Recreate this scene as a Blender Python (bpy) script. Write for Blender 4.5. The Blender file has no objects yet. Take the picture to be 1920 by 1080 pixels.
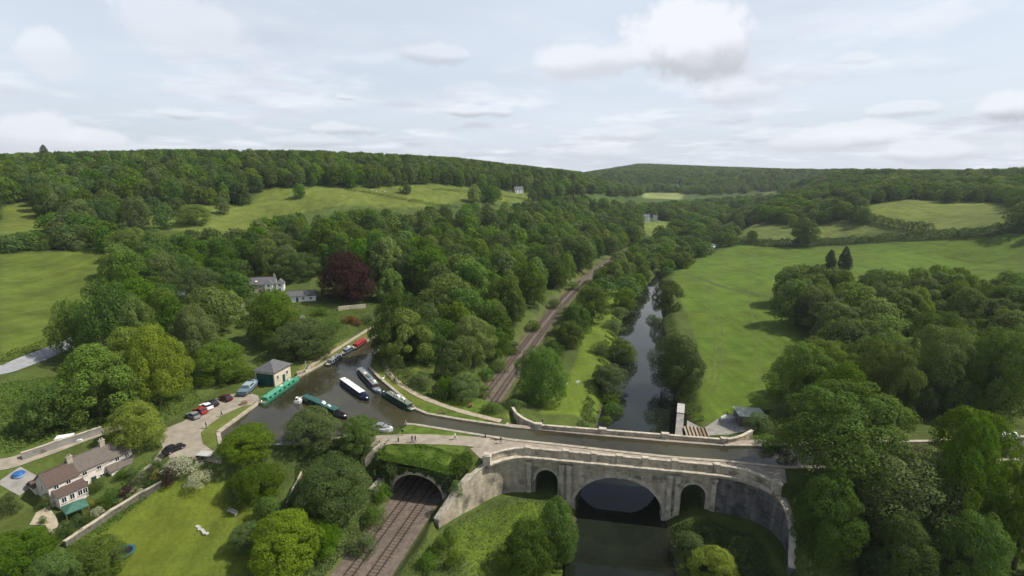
import bpy, bmesh, math, random
import numpy as np
from mathutils import Vector, Matrix
random.seed(7); RNG = np.random.default_rng(7)
sc = bpy.context.scene
NTREE = 290; SUN_E = 5.0; SKY_S = .1; EXPO = 0.1; HAZE = 0.00007
COL = sc.collection
R = math.radians
# ------------------------------------------------------------------ camera model
F = 960.0; TH = math.atan((540-330)/F); CZ = 70.0
CT, ST = math.cos(TH), math.sin(TH)
def ray(u, v):
    a = (u-960)/F; b = (540-v)/F
    return a, CT+ST*b, -ST+CT*b
def P(u, v, z):
    dx, dy, dz = ray(u, v); t = (z-CZ)/dz
    return dx*t, dy*t
def proj(x, y, z):
    Z = y*CT-(z-CZ)*ST
    Z = np.maximum(Z, .1)
    return 960+F*x/Z, 540-F*(y*ST+(z-CZ)*CT)/Z
def depth(x, y, z): return y*CT-(z-CZ)*ST
# ------------------------------------------------------------------ polygons
def inside(X, Y, poly):
    r = np.zeros(np.shape(X), bool); n = len(poly); j = n-1
    for i in range(n):
        xi, yi = poly[i]; xj, yj = poly[j]
        if yi != yj:
            c = ((yi > Y) != (yj > Y)) & (X < (xj-xi)*(Y-yi)/(yj-yi)+xi)
            r ^= c
        j = i
    return r
def dline(X, Y, pts, closed=False):
    d = np.full(np.shape(X), 1e9)
    n = len(pts)
    for i in range(n if closed else n-1):
        ax, ay = pts[i]; bx, by = pts[(i+1) % n]
        vx, vy = bx-ax, by-ay
        t = np.clip(((X-ax)*vx+(Y-ay)*vy)/(vx*vx+vy*vy+1e-9), 0, 1)
        d = np.minimum(d, np.hypot(X-ax-t*vx, Y-ay-t*vy))
    return d
def dpoly(X, Y, poly):
    return np.where(inside(X, Y, poly), 0, dline(X, Y, poly, True))
# ------------------------------------------------------------------ main lines of the place (metres; river level 0, canal water 12)
WL = 12.0
WATER = [(-67.5,108.4),(-65.8,124),(-62.4,142.9),(-51.7,175.5),(-46,197),(-40,225),(-34,225),(-40,196),(-45.8,172),(-46.2,158),(-44.5,149.4),(-38.5,140),
         (-32.3,131.4),(-24.9,120.5),(-21.2,117.5),(-11.6,114.1),(0,110.7),(17,107.3),(33.7,104.2),(46.6,102.2),(60.8,102.2),(78,103.5),(95,104),(116,105.9),(190,112),
         (190,104),(116,98),(80,94.5),(66,94),(55.4,93.9),(44.3,96.2),(34.3,97.6),(22.8,100),(9.4,103.1),(0,105),(-11.1,108.4),(-22.9,112.2),(-25.5,112.6),(-34.3,107.6),(-47,103.4),(-63.5,102.2)]
RIVL = [(8,30),(10,65),(12,78.6),(13.5,96),(17,108),(21,122),(25,137),(29.5,152),(35.5,175),(49.5,227),(60,262),(71,290),(98,350),(118,395),(160,450),(190,500),(235,590),(270,680)]
RIVR = [(30,30),(30,65),(29.5,78.6),(31.8,93),(38,106),(44.5,122),(49,131),(52,141),(53,165),(58,186),(67,212),(80,266),(106,355),(128,399),(170,452),(202,503),(246,590),(285,680)]
RIVER = RIVL+RIVR[::-1]
RC = [(-31.5,55),(-25.6,76),(-20,97.7),(-6,150),(9.5,209),(27,270),(51,341),(78,408),(107,470),(176,600)]
O = (22.3,96.2); AC, AS = math.cos(R(10)), math.sin(R(10))
def w2l(x, y):
    dx, dy = x-O[0], y-O[1]; return dx*AC-dy*AS, dx*AS+dy*AC
def l2w(s, d): return O[0]+s*AC+d*AS, O[1]-s*AS+d*AC
WINGL = [(3.1,99.6),(0.5,99.4),(-2.5,98.3),(-5.5,96.2),(-8.5,93.3),(-11.5,90.2),(-14.2,87)]
WINGLZ = [11.2,11.2,11.2,11.2,10,7.5,4.6]
WINGR = [(41.5,92.8),(44.5,92),(47.5,90.2),(50,87),(50.8,84),(50.3,81),(49,78.5),(47.8,76)]
WINGRZ = [11.2,11.2,11.2,11.0,9.4,7.2,5.4,4]
PLW = [(4,100.2),(0.5,99.5),(-2.5,98.5),(-5.8,96.5),(-8.5,97),(-12,101),(-29,103),(-45,99.5),(-62,98),(-70,97),(-82,103),(-83,120),(-80,140),(-74,158),(-60,190),(-50,225),
       (-28,225),(-30,190),(-34,160),(-29,146),(-19,133),(-8,126),(-2,122),(3,113),(5,111)]
PLE = [(42,93.2),(44.5,92.2),(47.5,90.4),(50,87.3),(54,88),(60,90),(80,90),(130,93),(200,98),(200,116),(130,110.5),(60,106.5),(55,107.5),(47.2,103.8)]
def offset_line(pts, o):
    out = []
    for i, p in enumerate(pts):
        a = pts[max(i-1,0)]; b = pts[min(i+1,len(pts)-1)]; l = math.dist(a, b)
        out.append((p[0]+(b[1]-a[1])/l*o, p[1]-(b[0]-a[0])/l*o))
    return out
VF = offset_line(WINGL, .75)[::-1]+[(5,111.3),(47.4,104)]+offset_line(WINGR, -.75)+[(46,40),(-19,40)]   # the hollow in front of the facade
LEAT = [P(u, v, 1.9) for u, v in [(1284,830),(1284,788),(1318,803),(1345,786),(1372,774),(1392,780),(1440,786),(1440,825)]]
# ------------------------------------------------------------------ terrain control points: picture ray + height, or world point
_c = []
for u,v,z in [(330,840,12.2),(450,760,12.2),(600,680,12.3),(690,620,13),(760,740,12.3),(860,780,12),(780,830,12.2),(920,830,12),(150,930,9),(60,925,10),(250,880,11),
  (100,830,14.5),(0,855,14.5),(200,810,14),(320,950,6.5),(200,1050,5.5),(420,1050,5.5),(0,1060,9),(480,970,7),(500,1000,6),(600,1050,5),(930,990,3.2),(880,1060,3),(1010,960,2.6),
  (1300,990,2.5),(1600,1070,3),(1900,1070,5),(1500,840,11),(1750,830,11),(1900,820,11),(1350,800,2.6),(1300,745,3.5),(1400,600,4.5),(1300,520,4),(1450,485,7),(1345,480,3.5),
  (1600,500,11),(1850,470,22),(1910,500,20),(1600,700,5),(1800,650,9),(1900,700,10),(1100,620,3.2),(1050,745,3.2),(1140,560,3.2),(850,650,8),(700,560,15),
  (500,535,19),(565,552,18),(430,580,17),(600,490,26),(690,500,24),(640,590,14.5),(335,570,20),
  (400,400,43),(600,375,50),(240,405,43),(900,365,50),(50,410,42),(90,540,25),(60,480,32),(200,480,31),(20,640,23),(80,665,20),(700,358,56),(480,420,35),
  (1250,365,28),(1200,400,16),(1430,400,21),(1450,437,15),(1590,432,20),(1620,402,34),(1750,380,44),(1900,420,38),(1900,385,46),(1300,440,5),(1500,350,45),(1380,370,30),(1120,350,44)]:
    x, y = P(u, v, z); _c.append((x, y, z))
_c += [(-130,350,31),(-100,300,22),(-60,300,14),(-20,300,9),(-60,420,22),(0,420,14),(40,500,14),(90,600,12),(-600,620,88),(-440,640,92),(-280,760,94),(-30,960,80),(19,930,74),(67,915,64),(106,926,58),(-60,860,84),(80,850,62),(832,1480,70),(963,1504,70),(1187,1651,72),(130,1300,74),(260,1500,70),
  (-900,900,90),(-600,1200,92),(-200,1500,84),(0,1900,60),(200,2700,60),(60,1500,62),(600,2250,112),(350,2050,84),(950,2250,96),(1300,2300,80),(600,3000,96),(1200,3200,70),(-1000,3000,90),(300,3500,60),
  (560,900,66),(780,830,76),(900,1100,82),(700,1300,74),(1500,1500,76),(1200,700,78),(-300,150,38),(-250,60,30),(-400,300,55),(-130,60,12),(-60,50,6),(60,50,4),(150,60,8),(250,120,16),(250,200,14),(1500,2500,74),(2500,2500,74),(-2500,2500,90),(-2200,600,95),(2200,900,92),
  (20,30,1),(330,700,12),(400,900,20),(520,1100,28),(-4000,3000,90),(4000,3000,70),(-2000,4500,90),(2000,4500,60),(0,4500,50)]
_c = np.array(_c)
def _q(x, y):
    k = np.maximum(y+80, 40)
    return x/k*1.6, np.log(k)*1.6
_qa, _qb = _q(_c[:,0], _c[:,1])
def _phi(r2): return np.sqrt(r2+.02)
_N = len(_c)
_K = _phi((_qa[:,None]-_qa)**2+(_qb[:,None]-_qb)**2)
_M = np.zeros((_N+1,_N+1)); _M[:_N,:_N] = _K-np.eye(_N)*.004; _M[_N,:_N] = 1; _M[:_N,_N] = 1
_w = np.linalg.solve(_M, np.append(_c[:,2], 0))
def base_h(X, Y):
    a, b = _q(X, Y); r = np.full(X.shape, _w[_N])
    for i in range(_N): r = r+_w[i]*_phi((a-_qa[i])**2+(b-_qb[i])**2)
    return np.clip(r, -1, 125)
def sm(t): t = np.clip(t, 0, 1); return t*t*(3-2*t)
def terrain(X, Y, cut=True):
    h = base_h(X, Y)
    far = sm((Y-250)/400)
    h = h+far*(3*np.sin(X*.011+1)*np.sin(Y*.008)+1.5*np.sin(X*.031)*np.cos(Y*.021+X*.01))
    h = h+.12*np.sin(X*.33+Y*.21)*np.sin(Y*.27-X*.11)
    vf = inside(X, Y, VF)
    for pl in (PLW, PLE):
        d = dpoly(X, Y, pl)
        g = np.clip(h, 12.2-.55*d, 12.2+.6*d)
        h = np.where(vf, h, g)
    h = np.where(vf, np.minimum(h, 3.1+.25*np.sin(X*.4)*np.sin(Y*.3)), h)
    h = np.where(inside(X, Y, LEAT), np.minimum(h, 1.7), h)
    d = dline(X, Y, RIVER, True); ins = inside(X, Y, RIVER)
    h = np.where(ins, np.minimum(h, -.2-np.minimum(d*.5, 1.4)), np.minimum(h, .15+.6*d))
    if cut:
        d = dline(X, Y, RC)
        e = np.maximum(d-5.3, 0)
        g = np.clip(h, 3-.6*e, 3+.8*e)
        tun = (Y > 97.4-.268*(X+20)) & (Y < 128-.268*(X+12))
        h = np.where(tun, np.where(d < 6.4, 3, h), np.where(vf, np.where(d < 5.3, 3, h), g))
    w = inside(X, Y, WATER) & ~vf
    h = np.where(w, np.minimum(h, 10.5), h)
    return h
def axis(a, b, step, lo, hi, g):
    m = list(np.arange(a, b+step/2, step)); s = step; x = m[-1]
    while x < hi: s *= g; x += s; m.append(x)
    s = step; x = m[0]; l = []
    while x > lo: s *= g; x -= s; l.append(x)
    return np.array(l[::-1]+m)
XS = axis(-112, 62, .7, -4800, 4800, 1.026); YS = axis(70, 150, .7, 5, 5200, 1.02)
GX, GY = np.meshgrid(XS, YS)
GZ = terrain(GX, GY)
TUN = (GY > 97.4-.268*(GX+20)) & (GY < 128-.268*(GX+12)) & (dline(GX, GY, RC) < 9)
GS = np.where(TUN, np.maximum(terrain(GX, GY, False), 9.0)+.06, GZ)     # the surface one stands on: turf over the tunnel too
def H(x, y):
    x = np.asarray(x, float); y = np.asarray(y, float)
    i = np.clip(np.searchsorted(XS, x)-1, 0, len(XS)-2); j = np.clip(np.searchsorted(YS, y)-1, 0, len(YS)-2)
    fx = np.clip((x-XS[i])/(XS[i+1]-XS[i]), 0, 1); fy = np.clip((y-YS[j])/(YS[j+1]-YS[j]), 0, 1)
    return (GS[j,i]*(1-fx)+GS[j,i+1]*fx)*(1-fy)+(GS[j+1,i]*(1-fx)+GS[j+1,i+1]*fx)*fy
_T = np.geomspace(40, 5000, 3000)
def T(u, v, h=0.0):
    dx, dy, dz = ray(u, v)
    x, y, z = dx*_T, dy*_T, CZ+dz*_T
    hit = np.nonzero(z < H(x, y)+h)[0]
    k = hit[0] if len(hit) else len(_T)-1
    if k == 0 or not len(hit): return float(x[k]), float(y[k])
    e = (z-H(x, y)-h)[[k-1, k]]; f = e[0]/(e[0]-e[1]+1e-9); t = _T[k-1]+f*(_T[k]-_T[k-1])
    return float(dx*t), float(dy*t)
def TP(pts, h=0.0): return [T(u, v, h) for u, v in pts]
# ------------------------------------------------------------------ object helpers
def link(o, parent=None):
    COL.objects.link(o)
    if parent: o.parent = parent
    return o
def tag(o, label=None, cat=None, group=None, kind=None):
    if label: o['label'] = label
    if cat: o['category'] = cat
    if group: o['group'] = group
    if kind: o['kind'] = kind
    return o
def thing(name, label, cat, loc=(0,0,0), rz=0, group=None, scale=(1,1,1)):
    o = link(bpy.data.objects.new(name, None)); o.location = loc; o.rotation_euler = (0,0,rz); o.scale = scale
    o.empty_display_size = .3
    return tag(o, label, cat, group)
class MB:
    def __init__(s): s.v = []; s.f = []; s.m = []
    def add(s, vs, fs, m=0):
        n = len(s.v); s.v += [tuple(map(float, p)) for p in vs]
        s.f += [tuple(i+n for i in f) for f in fs]; s.m += [m]*len(fs); return s
    def box(s, c, d, rz=0, m=0, top=None, rx=0):
        hx, hy, hz = d[0]/2, d[1]/2, d[2]/2; tx, ty = (top if top else (1,1))
        vs = [Vector((x*hx*(tx if z > 0 else 1), y*hy*(ty if z > 0 else 1), z*hz)) for z in (-1,1) for x, y in ((-1,-1),(1,-1),(1,1),(-1,1))]
        M = Matrix.Translation(c) @ Matrix.Rotation(rz,4,'Z') @ Matrix.Rotation(rx,4,'X')
        return s.add([M @ p for p in vs], [(3,2,1,0),(4,5,6,7),(0,1,5,4),(1,2,6,5),(2,3,7,6),(3,0,4,7)], m)
    def tube(s, pts, rs, n=8, m=0, cap=True):
        pts = [Vector(p) for p in pts]
        if not hasattr(rs, '__len__'): rs = [rs]*len(pts)
        vs = []; fs = []
        for i, p in enumerate(pts):
            t = (pts[min(i+1, len(pts)-1)]-pts[max(i-1, 0)]).normalized()
            a = t.orthogonal().normalized() if abs(t.z) < .9 else Vector((1,0,0))-t*t.x
            a.normalize(); b = t.cross(a)
            vs += [p+(a*math.cos(2*math.pi*k/n)+b*math.sin(2*math.pi*k/n))*rs[i] for k in range(n)]
        for i in range(len(pts)-1):
            fs += [(i*n+k, i*n+(k+1) % n, (i+1)*n+(k+1) % n, (i+1)*n+k) for k in range(n)]
        if cap: fs += [tuple(range(n))[::-1], tuple(range((len(pts)-1)*n, len(pts)*n))]
        return s.add(vs, fs, m)
    def prism(s, poly, z0, z1, m=0):
        n = len(poly)
        a = sum(poly[i][0]*poly[(i+1)%n][1]-poly[(i+1)%n][0]*poly[i][1] for i in range(n))
        if a < 0: poly = poly[::-1]
        return s.add([(x,y,z0) for x,y in poly]+[(x,y,z1) for x,y in poly], [tuple(range(n))[::-1], tuple(range(n,2*n))]+[(i,(i+1)%n,n+(i+1)%n,n+i) for i in range(n)], m)
    def loft(s, secs, m=0, cap=True, closed=True):
        n = len(secs[0]); vs = [p for q in secs for p in q]; fs = []
        for i in range(len(secs)-1):
            for k in range(n if closed else n-1): fs.append((i*n+k, i*n+(k+1)%n, (i+1)*n+(k+1)%n, (i+1)*n+k))
        if cap: fs += [tuple(range(n))[::-1], tuple(range((len(secs)-1)*n, len(secs)*n))]
        return s.add(vs, fs, m)
    def sweep(s, path, prof, m=0, zs=None, cap=True):
        """path: 2-D points; prof: closed list of (offset to the right of travel, z); zs: height added per point"""
        n = len(path); secs = []
        for i in range(n):
            d0 = Vector(path[i])-Vector(path[i-1]) if i else None
            d1 = Vector(path[i+1])-Vector(path[i]) if i < n-1 else None
            d0 = (d0 or d1).normalized(); d1 = (d1 or d0).normalized()
            nn = Vector((d0.y,-d0.x))+Vector((d1.y,-d1.x)); nn.normalize()
            k = 1/max(.5, nn.dot(Vector((d0.y,-d0.x)))); dz = zs[i] if zs is not None else 0
            secs.append([(path[i][0]+nn.x*o*k, path[i][1]+nn.y*o*k, (z(dz) if callable(z) else z+dz)) for o, z in prof])
        return s.loft(secs, m, cap)
    def build(s, name, mats, parent=None, smooth=False, recalc=True):
        me = bpy.data.meshes.new(name); me.from_pydata(s.v, [], s.f)
        if not isinstance(mats, (list, tuple)): mats = [mats]
        for m in mats: me.materials.append(m)
        if len(mats) > 1: me.polygons.foreach_set('material_index', s.m)
        if recalc:
            bm = bmesh.new(); bm.from_mesh(me); bmesh.ops.recalc_face_normals(bm, faces=bm.faces); bm.to_mesh(me); bm.free()
        if smooth: me.polygons.foreach_set('use_smooth', [True]*len(me.polygons))
        me.update()
        return link(bpy.data.objects.new(name, me), parent)
def resample(pts, step):
    out = []
    for (ax, ay), (bx, by) in zip(pts, pts[1:]):
        n = max(1, int(math.hypot(bx-ax, by-ay)/step))
        out += [(ax+(bx-ax)*i/n, ay+(by-ay)*i/n) for i in range(n)]
    return out+[pts[-1]]
def smooth_line(pts, step=2.0, it=2):
    for _ in range(it):
        q = [pts[0]]
        for a, b in zip(pts, pts[1:]): q += [(a[0]*.75+b[0]*.25, a[1]*.75+b[1]*.25), (a[0]*.25+b[0]*.75, a[1]*.25+b[1]*.75)]
        pts = q+[pts[-1]]
    return resample(pts, step)
def strip(name, pts, width, mat, dz=.05, nx=4, step=1.5, parent=None, wv=0.0, zfix=None):
    """a thin sheet laid over the ground along a line"""
    pts = resample(pts, step); vs = []; n = len(pts)
    for i, (x, y) in enumerate(pts):
        a = pts[max(i-1,0)]; b = pts[min(i+1,n-1)]; l = math.hypot(b[0]-a[0], b[1]-a[1]) or 1
        nx_, ny_ = (b[1]-a[1])/l, -(b[0]-a[0])/l; w = (width[i*len(width)//n] if hasattr(width,'__len__') else width)*(1+wv*math.sin(i*1.7)*math.sin(i*.6))
        for k in range(nx+1):
            o = (k/nx-.5)*w; px, py = x+nx_*o, y+ny_*o
            vs.append((px, py, (float(H(px, py)) if zfix is None else zfix)+dz))
    fs = [(i*(nx+1)+k, i*(nx+1)+k+1, (i+1)*(nx+1)+k+1, (i+1)*(nx+1)+k) for i in range(n-1) for k in range(nx)]
    b = MB(); b.add(vs, fs); return b.build(name, mat, parent, smooth=True)
def sheet(name, poly, mat, dz=.05, step=1.5):
    """a thin sheet laid over the ground inside a polygon"""
    bm = bmesh.new(); f = bm.faces.new([bm.verts.new((x, y, 0)) for x, y in poly])
    bmesh.ops.triangulate(bm, faces=[f])
    xs = [p[0] for p in poly]; ys = [p[1] for p in poly]
    for ax, lo, hi in ((0, min(xs), max(xs)), (1, min(ys), max(ys))):
        c = lo+step
        while c < hi:
            no = (1,0,0) if ax == 0 else (0,1,0); co = (c,0,0) if ax == 0 else (0,c,0)
            bmesh.ops.bisect_plane(bm, geom=bm.verts[:]+bm.edges[:]+bm.faces[:], plane_co=co, plane_no=no); c += step
    for v in bm.verts: v.co.z = float(H(v.co.x, v.co.y))+dz
    bmesh.ops.recalc_face_normals(bm, faces=bm.faces)
    me = bpy.data.meshes.new(name); bm.to_mesh(me); bm.free(); me.materials.append(mat)
    if sum(p.normal.z for p in me.polygons) < 0: me.flip_normals()
    return link(bpy.data.objects.new(name, me))
# ------------------------------------------------------------------ materials
def nodes(name):
    m = bpy.data.materials.new(name); m.use_nodes = True
    return m, m.node_tree.nodes, m.node_tree.links, m.node_tree.nodes['Principled BSDF']
def mat(name, col, rough=.7, var=.15, scale=1.5, bump=0.0, metal=0, spec=.3, streak=None, detail=5, patch=None):
    m, N, L, b = nodes(name)
    tc = N.new('ShaderNodeTexCoord'); nz = N.new('ShaderNodeTexNoise'); nz.inputs['Scale'].default_value = scale; nz.inputs['Detail'].default_value = detail
    src = tc.outputs['Object']
    if streak:
        mp = N.new('ShaderNodeMapping'); mp.inputs['Scale'].default_value = streak; L.new(src, mp.inputs[0]); src = mp.outputs[0]
    L.new(src, nz.inputs['Vector'])
    rp = N.new('ShaderNodeValToRGB'); c = np.array(col)
    rp.color_ramp.elements[0].position = .3; rp.color_ramp.elements[1].position = .7
    rp.color_ramp.elements[0].color = (*np.clip(c*(1-var),0,1),1); rp.color_ramp.elements[1].color = (*np.clip(c*(1+var),0,1),1)
    L.new(nz.outputs['Fac'], rp.inputs[0]); out = rp.outputs[0]
    if patch:
        n2 = N.new('ShaderNodeTexNoise'); n2.inputs['Scale'].default_value = patch[0]; n2.inputs['Detail'].default_value = 8; n2.inputs['Roughness'].default_value = .65
        L.new(tc.outputs['Object'], n2.inputs['Vector'])
        r2 = N.new('ShaderNodeValToRGB'); r2.color_ramp.elements[0].position = patch[2]; r2.color_ramp.elements[1].position = patch[2]+.12
        L.new(n2.outputs['Fac'], r2.inputs[0]); mx = N.new('ShaderNodeMix'); mx.data_type = 'RGBA'
        L.new(r2.outputs[0], mx.inputs[0]); L.new(out, mx.inputs[6]); mx.inputs[7].default_value = (*patch[1],1); out = mx.outputs[2]
    L.new(out, b.inputs['Base Color'])
    b.inputs['Roughness'].default_value = rough; b.inputs['Metallic'].default_value = metal; b.inputs['Specular IOR Level'].default_value = spec
    if bump:
        bp = N.new('ShaderNodeBump'); bp.inputs['Strength'].default_value = bump; bp.inputs['Distance'].default_value = .1
        L.new(nz.outputs['Fac'], bp.inputs['Height']); L.new(bp.outputs[0], b.inputs['Normal'])
    return m
def leafmat(name, col, hue=.5, trans=.40, vv=.24, clump=.35):
    m, N, L, b = nodes(name)
    oi = N.new('ShaderNodeObjectInfo'); ge = N.new('ShaderNodeNewGeometry'); tc = N.new('ShaderNodeTexCoord')
    nz = N.new('ShaderNodeTexNoise'); nz.inputs['Scale'].default_value = clump; nz.inputs['Detail'].default_value = 3; L.new(tc.outputs['Object'], nz.inputs['Vector'])
    def mr(src, a, c):
        x = N.new('ShaderNodeMapRange'); x.inputs[3].default_value = a; x.inputs[4].default_value = c; L.new(src, x.inputs[0]); return x.outputs[0]
    def mul(a, c):
        x = N.new('ShaderNodeMath'); x.operation = 'MULTIPLY'; L.new(a, x.inputs[0]); L.new(c, x.inputs[1]); return x.outputs[0]
    val = mul(mul(mr(oi.outputs['Random'], 1-vv, 1+vv), mr(ge.outputs['Random Per Island'], .75, 1.25)), mr(nz.outputs['Fac'], .75, 1.25))
    # a second, unrelated number per tree for the hue
    f = N.new('ShaderNodeMath'); f.operation = 'MULTIPLY'; f.inputs[1].default_value = 17.31; L.new(oi.outputs['Random'], f.inputs[0])
    fr = N.new('ShaderNodeMath'); fr.operation = 'FRACT'; L.new(f.outputs[0], fr.inputs[0])
    hs = N.new('ShaderNodeHueSaturation'); hs.inputs['Color'].default_value = (*col,1)
    L.new(mr(fr.outputs[0], .5-.014*hue*2, .5+.022*hue*2), hs.inputs['Hue']); L.new(val, hs.inputs['Value'])
    f2 = N.new('ShaderNodeMath'); f2.operation = 'MULTIPLY'; f2.inputs[1].default_value = 5.77; L.new(fr.outputs[0], f2.inputs[0])
    f3 = N.new('ShaderNodeMath'); f3.operation = 'FRACT'; L.new(f2.outputs[0], f3.inputs[0]); L.new(mr(f3.outputs[0], .78, 1.12), hs.inputs['Saturation'])
    L.new(hs.outputs[0], b.inputs['Base Color']); b.inputs['Roughness'].default_value = .75; b.inputs['Specular IOR Level'].default_value = .08
    tr = N.new('ShaderNodeBsdfTranslucent'); mg = N.new('ShaderNodeMix'); mg.data_type = 'RGBA'; mg.blend_type = 'MULTIPLY'; mg.inputs[0].default_value = 1
    L.new(hs.outputs[0], mg.inputs[6]); mg.inputs[7].default_value = (1.25,1.2,.5,1); L.new(mg.outputs[2], tr.inputs['Color'])
    ms = N.new('ShaderNodeMixShader'); ms.inputs[0].default_value = trans
    L.new(b.outputs[0], ms.inputs[1]); L.new(tr.outputs[0], ms.inputs[2]); L.new(ms.outputs[0], N['Material Output'].inputs[0])
    return m
def watermat(name, deep, rough, bscale, bstr):
    m, N, L, b = nodes(name)
    tc = N.new('ShaderNodeTexCoord'); nz = N.new('ShaderNodeTexNoise'); nz.inputs['Scale'].default_value = .06; nz.inputs['Detail'].default_value = 4
    L.new(tc.outputs['Object'], nz.inputs['Vector']); rp = N.new('ShaderNodeValToRGB'); c = np.array(deep)
    rp.color_ramp.elements[0].position = .35; rp.color_ramp.elements[1].position = .65
    rp.color_ramp.elements[0].color = (*(c*.65),1); rp.color_ramp.elements[1].color = (*(c*1.4),1); rp.color_ramp.elements[1].position = .6; nz.inputs['Detail'].default_value = 9
    L.new(nz.outputs['Fac'], rp.inputs[0]); L.new(rp.outputs[0], b.inputs['Base Color'])
    b.inputs['Roughness'].default_value = rough; b.inputs['IOR'].default_value = 1.33; b.inputs['Specular IOR Level'].default_value = .5
    n2 = N.new('ShaderNodeTexNoise'); n2.inputs['Scale'].default_value = bscale; n2.inputs['Detail'].default_value = 4; L.new(tc.outputs['Object'], n2.inputs['Vector'])
    bp = N.new('ShaderNodeBump'); bp.inputs['Strength'].default_value = bstr; bp.inputs['Distance'].default_value = .05
    L.new(n2.outputs['Fac'], bp.inputs['Height']); L.new(bp.outputs[0], b.inputs['Normal'])
    n3 = N.new('ShaderNodeTexNoise'); n3.inputs['Scale'].default_value = .035; n3.inputs['Detail'].default_value = 3; L.new(tc.outputs['Object'], n3.inputs['Vector'])
    r3 = N.new('ShaderNodeMapRange'); r3.inputs[1].default_value = .42; r3.inputs[2].default_value = .6; r3.inputs[3].default_value = bstr*.5; r3.inputs[4].default_value = bstr*3; L.new(n3.outputs['Fac'], r3.inputs[0]); L.new(r3.outputs[0], bp.inputs['Strength'])   # wind patches
    return m
def joints(m, w, h, dark=.68):
    """courses of squared blocks cut into a stone material"""
    N, L = m.node_tree.nodes, m.node_tree.links; b = N['Principled BSDF']; src = b.inputs['Base Color'].links[0].from_socket
    tc = N.new('ShaderNodeTexCoord'); sx = N.new('ShaderNodeSeparateXYZ'); L.new(tc.outputs['Object'], sx.inputs[0]); ad = N.new('ShaderNodeMath'); L.new(sx.outputs[0], ad.inputs[0]); L.new(sx.outputs[1], ad.inputs[1])
    cb = N.new('ShaderNodeCombineXYZ'); L.new(ad.outputs[0], cb.inputs[0]); L.new(sx.outputs[2], cb.inputs[1])
    br = N.new('ShaderNodeTexBrick'); br.inputs['Scale'].default_value = 1; br.inputs['Brick Width'].default_value = w; br.inputs['Row Height'].default_value = h; br.inputs['Mortar Size'].default_value = .035; br.inputs['Mortar Smooth'].default_value = .3
    br.inputs['Color1'].default_value = (.82,.82,.82,1); br.inputs['Color2'].default_value = (1.14,1.12,1.08,1); br.inputs['Mortar'].default_value = (dark,dark,dark,1); L.new(cb.outputs[0], br.inputs['Vector'])
    mx = N.new('ShaderNodeMix'); mx.data_type = 'RGBA'; mx.blend_type = 'MULTIPLY'; mx.inputs[0].default_value = 1; L.new(src, mx.inputs[6]); L.new(br.outputs['Color'], mx.inputs[7]); L.new(mx.outputs[2], b.inputs['Base Color'])
M = {}
M['stone'] = mat('weathered bath stone', (.385,.335,.25), .85, .3, .7, .3, streak=(1,1,.22), patch=(.3,(.13,.12,.095),.53))
M['stone_streaked_shade'] = mat('streaked stone darkened for shade', (.13,.125,.12), .85, .45, .9, .3, streak=(1,1,.10), patch=(.35,(.05,.05,.05),.5))  # streaks are stains; the dark base also puts the wing's shade into colour
M['stone_trim'] = mat('pale dressed stone', (.42,.37,.285), .85, .28, 1.1, .2, patch=(.45,(.15,.14,.115),.55))
M['stone_dirty'] = mat('stone edging', (.33,.29,.22), .9, .25, .8, .2, patch=(.6,(.16,.15,.1),.6))
M['dark_stone'] = mat('sooty stone', (.12,.11,.1), .9, .25, .8, .2)  # even dark tone for arch vaults, tunnel lining and pump house walls
joints(M['stone'], 1.1, .46); joints(M['stone_streaked_shade'], 1.1, .46)
M['rubble'] = mat('rubble stone wall', (.30,.27,.21), .9, .35, 2.5, .4)
M['dark_rubble'] = mat('mossy dark rubble wall', (.12,.115,.085), .95, .4, 2.2, .4)
M['cream'] = mat('cream limestone wall', (.52,.46,.34), .85, .12, 1.2, .15)
M['render'] = mat('off white rendered wall', (.62,.55,.48), .85, .08, .8)
M['white'] = mat('white paint', (.78,.78,.75), .5, .05, 2)
M['slate'] = mat('grey slate roof', (.105,.105,.11), .75, .28, 1.6, .2, streak=(1,4,4))
M['tile_brown'] = mat('brown tiled roof', (.088,.060,.048), .8, .25, 1.6, .2, streak=(1,4,4))
M['tile_grey'] = mat('grey brown tiled roof', (.115,.098,.082), .8, .22, 1.4, .2, streak=(1,4,4))
M['glass'] = mat('dark window glass', (.015,.018,.02), .08, .1, 1, spec=.6)
M['bark'] = mat('bark', (.075,.06,.043), .95, .3, 2, .4, streak=(4,4,.6))
M['gravel'] = mat('tan gravel', (.27,.235,.18), .95, .22, .5, .1, detail=8, patch=(.25,(.19,.165,.12),.58))
M['path'] = mat('worn gravel path', (.33,.28,.2), .95, .22, 1.2, patch=(.7,(.15,.16,.06),.62))
M['deck'] = mat('pinkish stone paving', (.28,.235,.185), .9, .2, .8, .1, patch=(.4,(.2,.18,.12),.58))
M['tarmac'] = mat('light grey worn tarmac', (.26,.265,.27), .9, .15, .7, detail=8)
M['ballast'] = mat('brown track ballast', (.128,.100,.078), .95, .3, 1.2, .3, detail=10, patch=(.15,(.09,.072,.055),.55))
M['rust'] = mat('rusty rail steel', (.06,.045,.038), .45, .25, 3, metal=.5)
M['sleeper'] = mat('weathered sleepers', (.125,.095,.075), .9, .3, 2)
M['wood'] = mat('weathered timber', (.22,.16,.1), .85, .3, 3, .2, streak=(.5,6,6))
M['green_door'] = mat('dark green paint', (.008,.055,.05), .55, .15, 2)
M['black'] = mat('black paint', (.018,.018,.02), .35, .2, 2)
M['tyre'] = mat('black rubber', (.02,.02,.02), .8, .2, 4)
M['chrome'] = mat('bright metal', (.6,.6,.6), .25, .05, 2, metal=.9)
M['skin'] = mat('skin', (.45,.27,.19), .6, .05, 4)
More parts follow.
